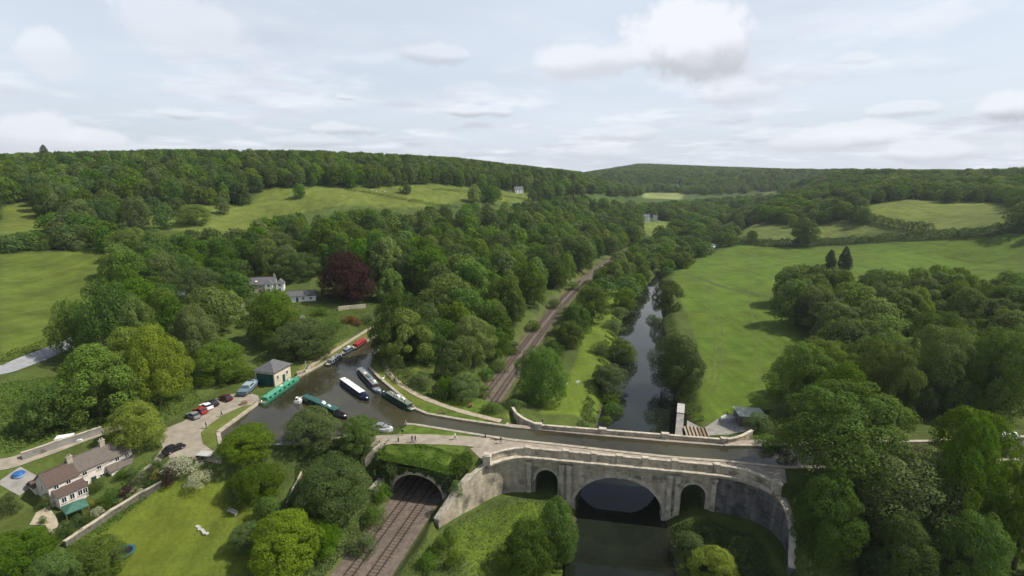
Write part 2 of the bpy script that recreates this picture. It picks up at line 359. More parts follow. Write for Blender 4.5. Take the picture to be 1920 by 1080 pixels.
M['concrete'] = mat('stained concrete', (.24,.225,.2), .9, .22, .5, .1, patch=(.4,(.12,.11,.09),.57))
M['pale_concrete'] = mat('pale concrete', (.40,.39,.36), .9, .12, .7)
M['moss_roof'] = mat('pale mossy roofing', (.36,.39,.32), .9, .18, .6)
M['canvas_green'] = mat('green canvas', (.05,.13,.095), .8, .1, 2)
M['blue'] = mat('bright blue cover', (.025,.11,.32), .5, .1, 2)
M['foam'] = mat('white water', (.75,.77,.76), .6, .25, 1.5, .4, patch=(.8,(.3,.32,.3),.55))
def paint(name, c, rough=.4, var=.12): 
    if name not in M: M[name] = mat(name, c, rough, var, 1.2)
    return M[name]
LEAF = {
 'oak': leafmat('oak leaves', (.098,.162,.022)), 'ash': leafmat('ash leaves', (.128,.192,.028)), 'dark': leafmat('dark sycamore leaves', (.074,.126,.020)),
 'lime': leafmat('yellow green leaves', (.21,.275,.022), .05, vv=.05), 'willow': leafmat('willow leaves', (.100,.146,.030), .4), 'conifer': leafmat('conifer needles', (.034,.058,.022), .3, .1),
 'copper': leafmat('copper beech leaves', (.045,.020,.016), .3, .2, .15), 'shrub': leafmat('shrub leaves', (.092,.150,.026)), 'blossom': leafmat('cream blossom', (.36,.37,.22), .2, .2, .1),
 'hedge': leafmat('hedge leaves', (.062,.108,.020), .3, vv=.15), 'bank': leafmat('bank weeds', (.088,.135,.022), .4, vv=.1), 'rust': leafmat('rusty bush leaves', (.17,.085,.035), .3, vv=.1),
 'gold': leafmat('golden bush leaves', (.24,.21,.025), .3, vv=.1)}
# ------------------------------------------------------------------ ground
FIELDS_PX = {  # name: (outline on the ground as seen, colour)
 'meadow': ([(1297,778),(1330,700),(1292,600),(1275,560),(1262,520),(1290,492),(1345,472),(1385,460),(1500,464),(1660,453),(1920,440),(1920,540),(1840,545),(1640,556),(1520,556),(1455,572),(1530,655),(1580,705),(1480,745),(1420,778),(1370,790),(1310,790)], (.074,.118,.014)),
 'upper': ([(215,387),(300,384),(470,386),(490,356),(640,354),(1000,364),(1000,380),(800,390),(640,385),(560,402),(430,440),(330,432),(215,408)], (.105,.134,.026)),
 'left0': ([(0,382),(60,387),(120,427),(0,440)], (.10,.13,.022)),
 'left1': ([(0,476),(185,470),(235,500),(215,545),(170,590),(140,645),(40,668),(0,690)], (.080,.112,.017)),
 'lawn': ([(150,1015),(300,905),(440,905),(500,960),(460,1080),(200,1080)], (.108,.142,.018)),
 'r1': ([(1600,400),(1700,374),(1860,380),(1920,402),(1920,428),(1740,432)], (.115,.146,.03)),
 'r2': ([(1505,425),(1580,412),(1660,432),(1530,446)], (.10,.128,.032)),
 'r3': ([(1370,440),(1400,427),(1500,430),(1495,450),(1385,452)], (.095,.124,.03)),
 'f1': ([(1200,361),(1283,361),(1276,374),(1205,371)], (.19,.23,.075)), 'f2': ([(1092,345),(1157,345),(1157,362),(1102,362)], (.13,.16,.04)),
 'f3': ([(1440,354),(1530,350),(1520,362),(1450,366)], (.14,.17,.045)), 'f4': ([(1195,415),(1270,412),(1262,440),(1212,442)], (.11,.15,.03)),
 'f5': ([(1235,455),(1312,446),(1290,470),(1240,478)], (.12,.17,.03)), 'f6': ([(1380,400),(1470,400),(1450,425),(1380,425)], (.075,.10,.03)),
 'strip': ([(1010,775),(1030,755),(1075,690),(1100,620),(1140,545),(1180,520),(1170,600),(1150,680),(1130,700),(1110,720),(1140,760),(1110,790)], (.095,.14,.018)),
 'basinbank': ([(700,680),(740,700),(800,740),(900,780),(1000,795),(1000,806),(860,790),(790,772),(740,735),(696,692)], (.10,.130,.024)),
 'tow': ([(567,703),(690,632),(700,612),(640,640),(560,690)], (.12,.13,.035)),
 'triangle': ([(372,812),(395,780),(452,760),(478,757),(412,812),(412,838),(385,840)], (.10,.125,.028)),
 'front': ([(885,1060),(830,1010),(865,985),(930,955),(1000,940),(1060,960),(1060,1080),(880,1080)], (.078,.120,.014)),
}
FIELDS = {k: (TP(p), c) for k, (p, c) in FIELDS_PX.items()}
def make_ground():
    ny, nx = GX.shape
    co = np.stack([GX, GY, GZ], -1).reshape(-1, 3)
    idx = np.arange(ny*nx).reshape(ny, nx)
    q = np.stack([idx[:-1,:-1], idx[:-1,1:], idx[1:,1:], idx[1:,:-1]], -1).reshape(-1, 4)
    me = bpy.data.meshes.new('ground'); me.vertices.add(len(co)); me.vertices.foreach_set('co', co.ravel())
    me.loops.add(q.size); me.loops.foreach_set('vertex_index', q.ravel()); me.polygons.add(len(q))
    me.polygons.foreach_set('loop_start', np.arange(0, q.size, 4)); me.polygons.foreach_set('loop_total', np.full(len(q), 4))
    me.polygons.foreach_set('use_smooth', np.ones(len(q), bool)); me.update()
    col = np.empty((ny, nx, 3)); col[:] = (.062,.088,.02)
    far = sm((GY-300)/500)[..., None]; col = col*(1-far)+np.array((.05,.08,.02))*far
    for k, (poly, c) in FIELDS.items():
        ins = inside(GX, GY, poly); d = dline(GX, GY, poly, True); sd = np.where(ins, d, -d)
        w = sm(sd/np.maximum(.8, .004*np.abs(GY))*.5+.5)[..., None]
        col = col*(1-w)+np.array(c)*w
    d = dline(GX, GY, RIVER, True); w = (sm(1-d/1.5)*.8)[..., None]; col = col*(1-w)+np.array((.05,.045,.025))*w
    d = dline(GX, GY, RC); w = (sm(1-(d-5)/2.5)*.6*(GZ < 6))[..., None]; col = col*(1-w)+np.array((.10,.10,.045))*w
    a = me.color_attributes.new('zone', 'FLOAT_COLOR', 'POINT')
    a.data.foreach_set('color', np.concatenate([col, np.ones((ny,nx,1))], -1).astype(np.float32).ravel())
    m, N, L, b = nodes('grass and soil')
    at = N.new('ShaderNodeAttribute'); at.attribute_name = 'zone'
    tc = N.new('ShaderNodeTexCoord'); cur = at.outputs['Color']
    for s, lo, hi, dt in ((.02,.8,1.2,6), (.12,.74,1.24,8), (1.1,.85,1.15,6)):
        n = N.new('ShaderNodeTexNoise'); n.inputs['Scale'].default_value = s; n.inputs['Detail'].default_value = dt; n.inputs['Roughness'].default_value = .6
        L.new(tc.outputs['Object'], n.inputs['Vector'])
        r = N.new('ShaderNodeMapRange'); r.inputs[1].default_value = .3; r.inputs[2].default_value = .7; r.inputs[3].default_value = lo; r.inputs[4].default_value = hi; L.new(n.outputs['Fac'], r.inputs[0])
        x = N.new('ShaderNodeVectorMath'); x.operation = 'SCALE'; L.new(cur, x.inputs[0]); L.new(r.outputs[0], x.inputs['Scale']); cur = x.outputs[0]
    # mowing and grazing lines
    mp = N.new('ShaderNodeMapping'); mp.inputs['Rotation'].default_value = (0,0,.5); mp.inputs['Scale'].default_value = (.32,.012,.3); L.new(tc.outputs['Object'], mp.inputs[0])
    n = N.new('ShaderNodeTexNoise'); n.inputs['Scale'].default_value = 1; n.inputs['Detail'].default_value = 3; L.new(mp.outputs[0], n.inputs['Vector'])
    r = N.new('ShaderNodeMapRange'); r.inputs[1].default_value = .35; r.inputs[2].default_value = .65; r.inputs[3].default_value = .88; r.inputs[4].default_value = 1.1; L.new(n.outputs['Fac'], r.inputs[0])
    x = N.new('ShaderNodeVectorMath'); x.operation = 'SCALE'; L.new(cur, x.inputs[0]); L.new(r.outputs[0], x.inputs['Scale']); cur = x.outputs[0]
    # drier, yellower patches
    n = N.new('ShaderNodeTexNoise'); n.inputs['Scale'].default_value = .045; n.inputs['Detail'].default_value = 9; n.inputs['Roughness'].default_value = .7; L.new(tc.outputs['Object'], n.inputs['Vector'])
    r = N.new('ShaderNodeMapRange'); r.inputs[1].default_value = .45; r.inputs[2].default_value = .75; r.inputs[4].default_value = .6; L.new(n.outputs['Fac'], r.inputs[0])
    mx = N.new('ShaderNodeMix'); mx.data_type = 'RGBA'; mx.blend_type = 'MULTIPLY'; L.new(r.outputs[0], mx.inputs[0]); L.new(cur, mx.inputs[6]); mx.inputs[7].default_value = (1.3,1.02,.95,1)
    L.new(mx.outputs[2], b.inputs['Base Color']); b.inputs['Roughness'].default_value = .95; b.inputs['Specular IOR Level'].default_value = .1
    n = N.new('ShaderNodeTexNoise'); n.inputs['Scale'].default_value = 1.4; n.inputs['Detail'].default_value = 6; L.new(tc.outputs['Object'], n.inputs['Vector'])
    bp = N.new('ShaderNodeBump'); bp.inputs['Strength'].default_value = .6; bp.inputs['Distance'].default_value = .35; L.new(n.outputs['Fac'], bp.inputs['Height']); L.new(bp.outputs[0], b.inputs['Normal'])
    me.materials.append(m)
    tag(link(bpy.data.objects.new('ground', me)), 'grassy valley floor, meadows and hillsides', None, None, 'structure')
    return m
M['ground'] = make_ground()
# soil and turf over the railway tunnel
def lid():
    vs = []; na, nb = 40, 21; t = Vector((.259,.966)); n = Vector((.966,-.259)); p0 = Vector((-20.1,97.2))
    for i in range(na):
        for j in range(nb):
            p = p0+t*(i/(na-1)*33)+n*((j/(nb-1)-.5)*17)
            vs.append((p.x, p.y, 0))
    X = np.array([v[0] for v in vs]); Y = np.array([v[1] for v in vs])
    Z = np.maximum(terrain(X, Y, False), 9.0)+.06; fr_ = (X+20.1)*.259+(Y-97.2)*.966; Z -= .55*np.clip(1-fr_/1.6, 0, 1)**2
    b = MB(); b.add(list(zip(X, Y, Z)), [(i*nb+j, i*nb+j+1, (i+1)*nb+j+1, (i+1)*nb+j) for i in range(na-1) for j in range(nb-1)])
    me = b.build('embankment', M['bankgrass'], smooth=True); tag(me, None, None, None, 'structure')
M['bankgrass'] = mat('rough bank grass', (.078,.120,.018), .95, .3, .6, .5, spec=.1)
lid()
# ------------------------------------------------------------------ water
def flat(name, poly, z, m, step=None):
    bm = bmesh.new(); f = bm.faces.new([bm.verts.new((x, y, z)) for x, y in poly]); bmesh.ops.triangulate(bm, faces=[f])
    bmesh.ops.recalc_face_normals(bm, faces=bm.faces)
    me = bpy.data.meshes.new(name); bm.to_mesh(me); bm.free(); me.materials.append(m)
    if sum(p.normal.z for p in me.polygons) < 0: me.flip_normals()
    return tag(link(bpy.data.objects.new(name, me)), None, None, None, 'structure')
M['canal'] = watermat('muddy canal water', (.037,.034,.018), .06, 1.2, .05)
M['river'] = watermat('dark river water', (.010,.013,.008), .05, .8, .06)
flat('canal_water', WATER, WL, M['canal'])
rl = [(x-2.5, y) for x, y in RIVL]; rr = [(x+2.5, y) for x, y in RIVR]
flat('river_water', rl+rr[::-1], 0, M['river'])
for px, w in (([(1322,480),(1333,468),(1340,457)], 5), ([(1343,451),(1350,442)], 3.5)):
    p = [P(u, v, 0) for u, v in px]
    o = strip('white_water', resample(p, 3), w, M['foam'], .06, 4, 3, zfix=.0); tag(o, 'white foaming water tumbling over the river weir', 'weir', None, 'stuff')
# ------------------------------------------------------------------ foliage
def leaf_mesh(name, pos, nor, size, m, rng, jitter=.5, aspect=.7):
    n = len(pos)
    nor = nor+rng.normal(0, jitter, (n,3)); nor /= np.linalg.norm(nor, axis=1)[:,None]+1e-9
    t = np.cross(nor, rng.normal(0, 1, (n,3))); t /= np.linalg.norm(t, axis=1)[:,None]+1e-9
    b = np.cross(nor, t); s = (size*rng.uniform(.6, 1.25, n))[:,None]
    a = t*s*.5; c = b*s*.5*aspect
    k = nor*s*.12
    co = np.stack([pos-a-k*0, pos-c+k, pos+a, pos+c+k], 1).reshape(-1, 3)
    me = bpy.data.meshes.new(name); me.vertices.add(4*n); me.vertices.foreach_set('co', co.astype(np.float32).ravel())
    me.loops.add(4*n); me.loops.foreach_set('vertex_index', np.arange(4*n)); me.polygons.add(n)
    me.polygons.foreach_set('loop_start', np.arange(0, 4*n, 4)); me.polygons.foreach_set('loop_total', np.full(n, 4)); me.update()
    me.materials.append(m); return me
SHAPES = {  # radius profile over height (0 = crown bottom, 1 = top), crown from/to of tree height, lobes, lobe size
 'round': ([.8,.95,1,1,.92,.75,.42], .04, 1.0, 92, .22), 'tall': ([.8,.93,1,.97,.85,.62,.3], .04, 1.0, 100, .20),
 'broad': ([.85,1,1,.97,.87,.68,.4], .04, .98, 80, .24), 'cone': ([.85,1,.97,.86,.68,.45,.12], .03, 1.0, 90, .24),
 'bush': ([.9,1,1,.95,.85,.65,.35], .0, 1.0, 44, .27), 'open': ([.75,.9,1,1,.9,.75,.5], .05, 1.0, 80, .20)}
TH0, TR0 = 14.0, 6.5
def crown_mesh(name, shape, n, leaf, m, seed, jit=.42):
    rng = np.random.default_rng(seed)
    prof, lo, hi, nl, lr = SHAPES[shape]; z0, z1 = lo*TH0, hi*TH0
    k = rng.uniform(0, 1, nl)**.85; az = rng.uniform(0, 2*np.pi, nl)+np.arange(nl)*2.4
    pr = np.interp(k, np.linspace(0, 1, len(prof)), prof)*TR0*(1+.14*np.sin(az*2+seed)+.1*np.sin(az*3+2*seed))
    rr = lr*TR0*rng.uniform(.6, 1.2, nl)*np.where(k > .85, .85, 1)
    rad = np.maximum(pr-rr*.8, 0)*rng.uniform(.75, 1.05, nl)
    C = np.stack([rad*np.cos(az), rad*np.sin(az), z0+rr*.6+k*(z1-z0-rr*1.5)], 1)
    ni = nl//4; ci = np.stack([rng.normal(0,.9,ni), rng.normal(0,.9,ni), rng.uniform(z0+1.5, z1-2, ni)], 1)
    C = np.concatenate([C, ci]); rr = np.concatenate([rr, np.full(ni, lr*TR0*1.15)])
    pos = []; nor = []; have = 0
    cen = np.array([0,0,(z0+z1)/2])
    while have < n:
        j = rng.choice(len(rr), 6000, p=rr**2/np.sum(rr**2)); d = rng.normal(0, 1, (6000,3)); d /= np.linalg.norm(d, axis=1)[:,None]
        p = C[j]+d*(rr[j]*(1-.30*rng.uniform(0,1,6000)**2*1.0+rng.uniform(-.02,.16,6000)))[:,None]*np.array([1,1,.95])
        dd = np.linalg.norm((p[:,None]-C[None])/np.array([1,1,.95]), axis=2)/rr
        ok = (dd < .72).sum(1) == 0
        ok &= (d[:,2] > -.55)|(rng.uniform(0,1,6000) < .35)
        out = (p-cen)*np.array([1,1,.6]); out /= np.linalg.norm(out, axis=1)[:,None]+1e-9
        pos.append(p[ok]); nor.append((d*.75+out*.35+np.array([0,0,.12]))[ok]); have += int(ok.sum())
    pos = np.concatenate(pos)[:n]; nor = np.concatenate(nor)[:n]
    return leaf_mesh(name, pos, nor, leaf, m, rng, jit)
def trunk_mesh(seed, tall=.8):
    rng = random.Random(seed); b = MB()
    b.tube([(0,0,-.6),(.05,0,1),(.1,.08,TH0*.3),(0,.1,TH0*.55),(.1,0,TH0*tall)], [.42,.34,.27,.18,.05], 8)
    for k in range(6):
        a = k*1.1+rng.random(); z = TH0*(.22+.08*k); r = TR0*(.75-.05*k)
        b.tube([(0,0,z),(math.cos(a)*r*.45,math.sin(a)*r*.45,z+1.1),(math.cos(a)*r,math.sin(a)*r,z+2.4)], [.15,.10,.03], 5)
    me = b.build('trunk', M['bark']); d = me.data; bpy.data.objects.remove(me); return d
TRUNKS = [trunk_mesh(i) for i in range(3)]
SPEC = {'oak': ('round','oak'), 'ash': ('tall','ash'), 'sycamore': ('broad','dark'), 'lime': ('tall','lime'), 'willow': ('open','willow'), 'conifer': ('cone','conifer'), 'copper': ('broad','copper'), 'bush': ('bush','shrub'),
        'goldbush': ('bush','gold'), 'rustbush': ('bush','rust'), 'blossom': ('bush','blossom'), 'copperbush': ('bush','copper'), 'willowbush': ('bush','willow')}
_cr = {}
def crown_of(sp, lod, k):
    key = (sp, lod, k)
    if key not in _cr:
        n, leaf = {'xl': (36000,.25), 'hi': (26000,.30), 'mid': (10000,.48), 'lo': (2200,.95)}[lod]
        if SPEC[sp][0] == 'bush': n = int(n*.45); leaf *= 1.0
        _cr[key] = crown_mesh('crown', SPEC[sp][0], n, leaf, LEAF[SPEC[sp][1]], hash_(sp)+k*13+len(lod), .42)
    return _cr[key]
def hash_(s): return sum(ord(c)*(i+3) for i, c in enumerate(s)) % 997
NAMES = {'oak':'oak_tree','ash':'ash_tree','sycamore':'sycamore_tree','lime':'lime_tree','willow':'willow_tree','conifer':'conifer_tree','copper':'copper_beech_tree','bush':'bush','goldbush':'golden_bush','rustbush':'rusty_bush','blossom':'blossom_bush','copperbush':'purple_bush','willowbush':'willow_bush'}
PLACED = []   # x, y, radius of every plant placed so far
def tree(sp, x, y, h, w, label, group=None, lod='mid', k=0, sink=.15, z=None):
    bushy = SPEC[sp][0] == 'bush'
    zz = float(H(x, y))-sink if z is None else z
    t = thing(NAMES[sp], label, 'bush' if bushy else 'tree', (x, y, zz), random.uniform(0, 6.28), group, (w/(2*TR0), w/(2*TR0)*random.uniform(.92,1.08), h/TH0))
    link(bpy.data.objects.new('crown', crown_of(sp, lod, k)), t)
    link(bpy.data.objects.new('stem' if bushy else 'trunk', TRUNKS[k % 3]), t)
    PLACED.append((x, y, w/2)); return t
def tree_px(sp, u, v, h, wpx, label, group=None, lod='hi', k=0, vb=None):
    """a tree whose top shows at (u, v): its foot is where that ray meets the ground raised by its height"""
    x, y = T(u, v, h*.97)
    if vb:      # foot seen at vb: stand the tree there, half a crown further back, and let its top reach the ray at v
        gx, gy = T(u, vb); w = wpx/F*depth(gx, gy, float(H(gx, gy))); x, y = gx*(1+.38*w/gy), gy+.38*w
        dx, dy, dz = ray(u, v); h = (CZ+dz*y/dy-float(H(x, y)))/.985
    w = wpx/F*depth(x, y, float(H(x, y))+h*.6)
    return tree(sp, x, y, h, w, label, group, lod, k)
def hedge(label, pts, width, height, m, leaf=.5, dens=9, group=None, name='hedge', step=.8):
    rng = np.random.default_rng(int(abs(pts[0][0])*7)+11)
    pts = np.array(resample(pts, step)); L = max(2, len(pts)); n = int(L*step*(width+2*height)*dens)
    i = rng.integers(0, len(pts)-1, n); f = rng.uniform(0, 1, n)[:,None]; c = pts[i]*(1-f)+pts[i+1]*f
    tdir = pts[i+1]-pts[i]; tdir = tdir/(np.linalg.norm(tdir, axis=1)[:,None]+1e-6); nn = np.stack([tdir[:,1], -tdir[:,0]], 1)
    a = rng.uniform(-.35, np.pi+.35, n); hv = np.interp(i+f[:,0], np.arange(len(pts)), np.convolve(rng.uniform(.45, 1.6, len(pts)+4), np.ones(5)/5, 'valid')[:len(pts)]*rng.uniform(.85, 1.15, len(pts))); rr = rng.uniform(.85, 1.12, n)*hv
    o = np.cos(a)*width/2*rr; zz = np.maximum(np.sin(a), -.1)*height*rr*.8+height*.2
    xy = c+nn*o[:,None]; z = H(xy[:,0], xy[:,1])+np.maximum(zz, .05)
    nor = np.stack([nn[:,0]*np.cos(a), nn[:,1]*np.cos(a), np.sin(a)], 1)
    o = link(bpy.data.objects.new(name, leaf_mesh(name, np.stack([xy[:,0], xy[:,1], z], 1), nor, leaf, m, rng, .5)))
    return tag(o, label, 'hedge', group)
def undergrowth(name, label, poly, n, height, leaf, m, seed=1, avoid=None, hf=None):
    rng = np.random.default_rng(seed); xs = [p[0] for p in poly]; ys = [p[1] for p in poly]; P_ = []; have = 0
    while have < n:
        x = rng.uniform(min(xs), max(xs), 4000); y = rng.uniform(min(ys), max(ys), 4000); ok = inside(x, y, poly)
        if avoid is not None: ok &= ~avoid(x, y)
        P_.append(np.stack([x[ok], y[ok]], 1)); have += int(ok.sum())
        if have == 0: return
    p = np.concatenate(P_)[:n]; x, y = p[:,0], p[:,1]
    cl = (.5+.5*np.sin(x*.9+2*np.sin(y*.37))*np.sin(y*.8+1.5*np.sin(x*.53)))
    z = (H(x, y) if hf is None else hf(x, y))+rng.uniform(0.02, 1, n)*height*(.12+1.25*cl**2*rng.uniform(.6, 1.2, n))
    o = link(bpy.data.objects.new(name, leaf_mesh(name, np.stack([x, y, z], 1), np.tile([0,0,.8], (n,1)), leaf, m, rng, .4)))
    return tag(o, label, 'undergrowth', None, 'stuff')
# ------------------------------------------------------------------ scattered woods
EXCL = [FIELDS[k][0] for k in ('meadow','upper','left0','left1','lawn','r1','r2','r3','f1','f3','f4','strip','basinbank','tow','triangle','front')]
def free(x, y, r=3.5):
    ok = np.ones(x.shape, bool)
    for p in EXCL: ok &= ~(inside(x, y, p))
    ok &= dline(x, y, RC) > np.where(y < 420, 7.5, 6)
    ok &= dpoly(x, y, RIVER) > 1.5
    ok &= dpoly(x, y, WATER) > 3.5
    ok &= ~inside(x, y, VF)
    ok &= ~inside(x, y, PLW)
    for p in CLEAR: ok &= ~inside(x, y, p)
    return ok
CLEAR = []
WOODS = [  # name, outline of its crowns in the picture, spacing, height range, species weights, sentence about it
 ('mid', [(560,412),(640,396),(700,388),(800,386),(900,382),(1000,375),(1090,362),(1180,385),(1225,425),(1195,455),(1150,480),(1110,495),(1075,530),(1010,600),(960,660),(925,700),(850,690),(805,640),(800,560),(720,545),(700,490),(640,455),(560,450)], 11.5, (15,22), {'oak':5,'ash':4,'sycamore':2,'willow':1}, 'in the dense wood between the canal and the railway'),
 ('bankleft', [(205,418),(330,434),(420,427),(480,411),(560,399),(560,450),(630,460),(600,490),(590,510),(540,505),(470,500),(450,545),(400,600),(330,600),(270,560),(240,530),(215,480),(180,455)], 9.5, (11,17), {'oak':4,'ash':3,'sycamore':3}, 'on the slope between the upper field and the stone houses'),
 ('belt', [(66,390),(110,388),(195,415),(195,455),(150,450),(118,425)], 8.5, (9,13), {'oak':3,'ash':3,'sycamore':2}, 'in the belt dividing the two left-hand fields'),
 ('hedgeleft', [(0,438),(120,430),(180,450),(190,472),(120,470),(0,478)], 7.0, (6.5,9), {'oak':3,'sycamore':3}, 'in the thick hedgerow above the lower left field'),
 ('lower', [(0,725),(60,712),(125,690),(150,620),(180,560),(300,580),(430,610),(470,680),(440,735),(380,755),(330,720),(255,760),(190,775),(120,800),(40,830),(0,840)], 9.5, (11,18), {'oak':3,'ash':4,'sycamore':4}, 'in the wood between the field lane and the canal wharf'),
 ('right', [(1450,535),(1480,502),(1540,498),(1640,502),(1700,494),(1790,494),(1850,515),(1920,508),(1920,815),(1840,810),(1780,800),(1700,785),(1620,750),(1570,715),(1540,655),(1470,590)], 12.0, (14,20), {'oak':4,'ash':3,'willow':5,'sycamore':1}, 'in the wood on the edge of the right-hand meadow'),
 ('riverleft', [(1160,470),(1230,440),(1330,440),(1335,452),(1260,485),(1225,510),(1215,525),(1200,520),(1175,535),(1165,560),(1130,560),(1120,510)], 8.5, (8,13), {'willow':4,'oak':3}, 'on the riverbank below the weir'),
 ('valley', [(1100,366),(1200,378),(1290,374),(1360,368),(1440,362),(1500,366),(1500,385),(1430,395),(1400,430),(1345,445),(1280,440),(1225,420),(1180,385)], 12.0, (10,17), {'oak':4,'sycamore':4,'willow':2}, 'in the valley bottom beyond the weir'),
 ('hill', [(-60,290),(300,280),(600,282),(850,295),(1090,322),(1095,350),(1000,358),(850,345),(700,350),(490,352),(472,380),(380,386),(200,382),(-60,378)], 10.0, (14,19), {'oak':6,'ash':4,'sycamore':4}, 'on the hill above the upper field'),
 ('farhill', [(1060,330),(1100,322),(1200,306),(1350,312),(1480,316),(1700,316),(1700,335),(1480,345),(1380,352),(1200,356),(1090,350)], 12.5, (12,16), {'oak':5,'sycamore':3}, 'on the far hill closing the valley'),
 ('righthill', [(1450,325),(1600,318),(1760,318),(1980,312),(1980,400),(1880,380),(1700,370),(1600,396),(1570,412),(1500,415),(1440,397),(1470,365)], 10.5, (11,16), {'oak':6,'ash':2,'sycamore':4}, 'on the right-hand hill above the sloping field'),
]
def scatter(rec):
    name, poly, sp, (h0, h1), wts, where = rec
    rng = np.random.default_rng(hash_(name)); hm = (h0+h1)/2
    W = []
    for u, v in poly:
        for q in (0, 6): W.append(T(min(max(u,-80),2000), v+q, hm*.7))
    W = np.array(W); x0, x1 = W[:,0].min()-20, W[:,0].max()+20; y0, y1 = max(40, W[:,1].min()-20), min(W[:,1].max()+60, 3400)
    gx, gy = np.meshgrid(np.arange(x0, x1, sp), np.arange(y0, y1, sp)); gx = gx.ravel(); gy = gy.ravel()
    gx = gx+rng.uniform(-.42, .42, gx.size)*sp; gy = gy+rng.uniform(-.42, .42, gy.size)*sp
    h = rng.uniform(h0*.85, h1*1.08, gx.size); z = H(gx, gy)
    u, v = proj(gx, gy, z+h*.9)
    ok = inside(u, v, poly) & free(gx, gy)
    fu, fv = proj(gx, gy, z); ok &= ~((u > 440) & (u < 612) & (v < 568) & (fv > 528))      # the villa stands clear
    side = gx-np.interp(gy, [p[1] for p in RC], [p[0] for p in RC])
    if name == 'mid': ok &= side < -7
    if name == 'riverleft': ok &= side > 10
    gx, gy, h, z = gx[ok], gy[ok], h[ok], z[ok]
    for px, py, pr in PLACED:
        k = np.hypot(gx-px, gy-py) > pr+1.5; gx, gy, h, z = gx[k], gy[k], h[k], z[k]
    # leave out what lies behind the brow of a hill
    vis = np.ones(gx.size, bool)
    for i in range(gx.size):
        t = np.linspace(.12, .97, 60); zz = CZ+(z[i]+h[i]*1.3-CZ)*t
        vis[i] = not (H(gx[i]*t, gy[i]*t) > zz+2).any()
    gx, gy, h, z = gx[vis], gy[vis], h[vis], z[vis]
    keys = list(wts); p = np.array([wts[k] for k in keys], float); s = rng.choice(len(keys), gx.size, p=p/p.sum())
    w = sp*rng.uniform(.95, 1.6, gx.size)*np.clip(h/hm, .75, 1.25)
    return [dict(wood=name, where=where, x=a, y=b, h=c, w=d, sp=keys[e], size=c/depth(a, b, f)) for a, b, c, d, e, f in zip(gx, gy, h, w, s, z)]
KINDNAME = {'oak':'rounded mid green oak','ash':'tall light green ash','sycamore':'dark green sycamore','willow':'grey green willow'}
def plant_woods(limit):
    allt = []
    for r in WOODS: allt += scatter(r)
    allt.sort(key=lambda t: -t['size'])
    near, rest = allt[:limit], allt[limit:]
    for t in near:
        k = random.randrange(3)
        lod = 'hi' if t['size'] > .11 else 'mid'
        tree(t['sp'], t['x'], t['y'], t['h'], t['w'], f"{KINDNAME[t['sp']]} {t['where']}", f"{t['sp']} trees {t['where']}", lod, k)
    print('TREES', len(near), 'cut', near[-1]['size'], 'rest', {r[0]: sum(1 for t in rest if t['wood'] == r[0]) for r in WOODS}, {r[0]: sum(1 for t in near if t['wood'] == r[0]) for r in WOODS})
    return rest
STUFF = {'hill': ('woodland','dense green wood covering the long hill above the upper field'), 'farhill': ('woodland','hazy wooded hill closing the far end of the valley'), 'righthill': ('woodland','dense wood covering the right-hand hill above the sloping field'),
 'valley': ('woodland','trees crowding the valley bottom beyond the weir'), 'mid': ('woodland','far part of the wood between the canal and the railway')}
def wood_object(label, ts, protos):
    me = bpy.data.meshes.new('woodland'); n = len(ts)
    me.vertices.add(n); me.vertices.foreach_set('co', np.array([(t['x'], t['y'], float(H(t['x'], t['y']))-.3) for t in ts], np.float32).ravel())
    rng = np.random.default_rng(n)
    a = me.attributes.new('scl', 'FLOAT_VECTOR', 'POINT'); a.data.foreach_set('vector', np.array([(t['w']/(2*TR0), t['w']/(2*TR0), t['h']/TH0) for t in ts], np.float32).ravel())
    a = me.attributes.new('rot', 'FLOAT_VECTOR', 'POINT'); a.data.foreach_set('vector', np.stack([np.zeros(n), np.zeros(n), rng.uniform(0, 6.28, n)], 1).astype(np.float32).ravel())
    a = me.attributes.new('pick', 'INT', 'POINT'); a.data.foreach_set('value', rng.integers(0, len(protos), n).astype(np.int32))
    me.update(); o = link(bpy.data.objects.new('woodland', me)); tag(o, label, 'woodland', None, 'stuff')
    for mm in {p.data.materials[0] for p in protos}: me.materials.append(mm)
    g = bpy.data.node_groups.new('wood', 'GeometryNodeTree'); g.interface.new_socket('Geometry', in_out='INPUT', socket_type='NodeSocketGeometry'); g.interface.new_socket('Geometry', in_out='OUTPUT', socket_type='NodeSocketGeometry')
    N, L = g.nodes, g.links; gi = N.new('NodeGroupInput'); go = N.new('NodeGroupOutput'); ip = N.new('GeometryNodeInstanceOnPoints'); gt = N.new('GeometryNodeGeometryToInstance')
    for p in protos:
        oi = N.new('GeometryNodeObjectInfo'); oi.inputs['Object'].default_value = p; L.new(oi.outputs['Geometry'], gt.inputs[0])
    L.new(gi.outputs[0], ip.inputs['Points']); L.new(gt.outputs[0], ip.inputs['Instance']); ip.inputs['Pick Instance'].default_value = True
    for nm, ty, so in (('scl','FLOAT_VECTOR','Scale'), ('rot','FLOAT_VECTOR','Rotation'), ('pick','INT','Instance Index')):
        at = N.new('GeometryNodeInputNamedAttribute'); at.data_type = ty; at.inputs['Name'].default_value = nm; L.new(at.outputs['Attribute'], ip.inputs[so])
    L.new(ip.outputs[0], go.inputs[0]); md = o.modifiers.new('wood', 'NODES'); md.node_group = g
    return o
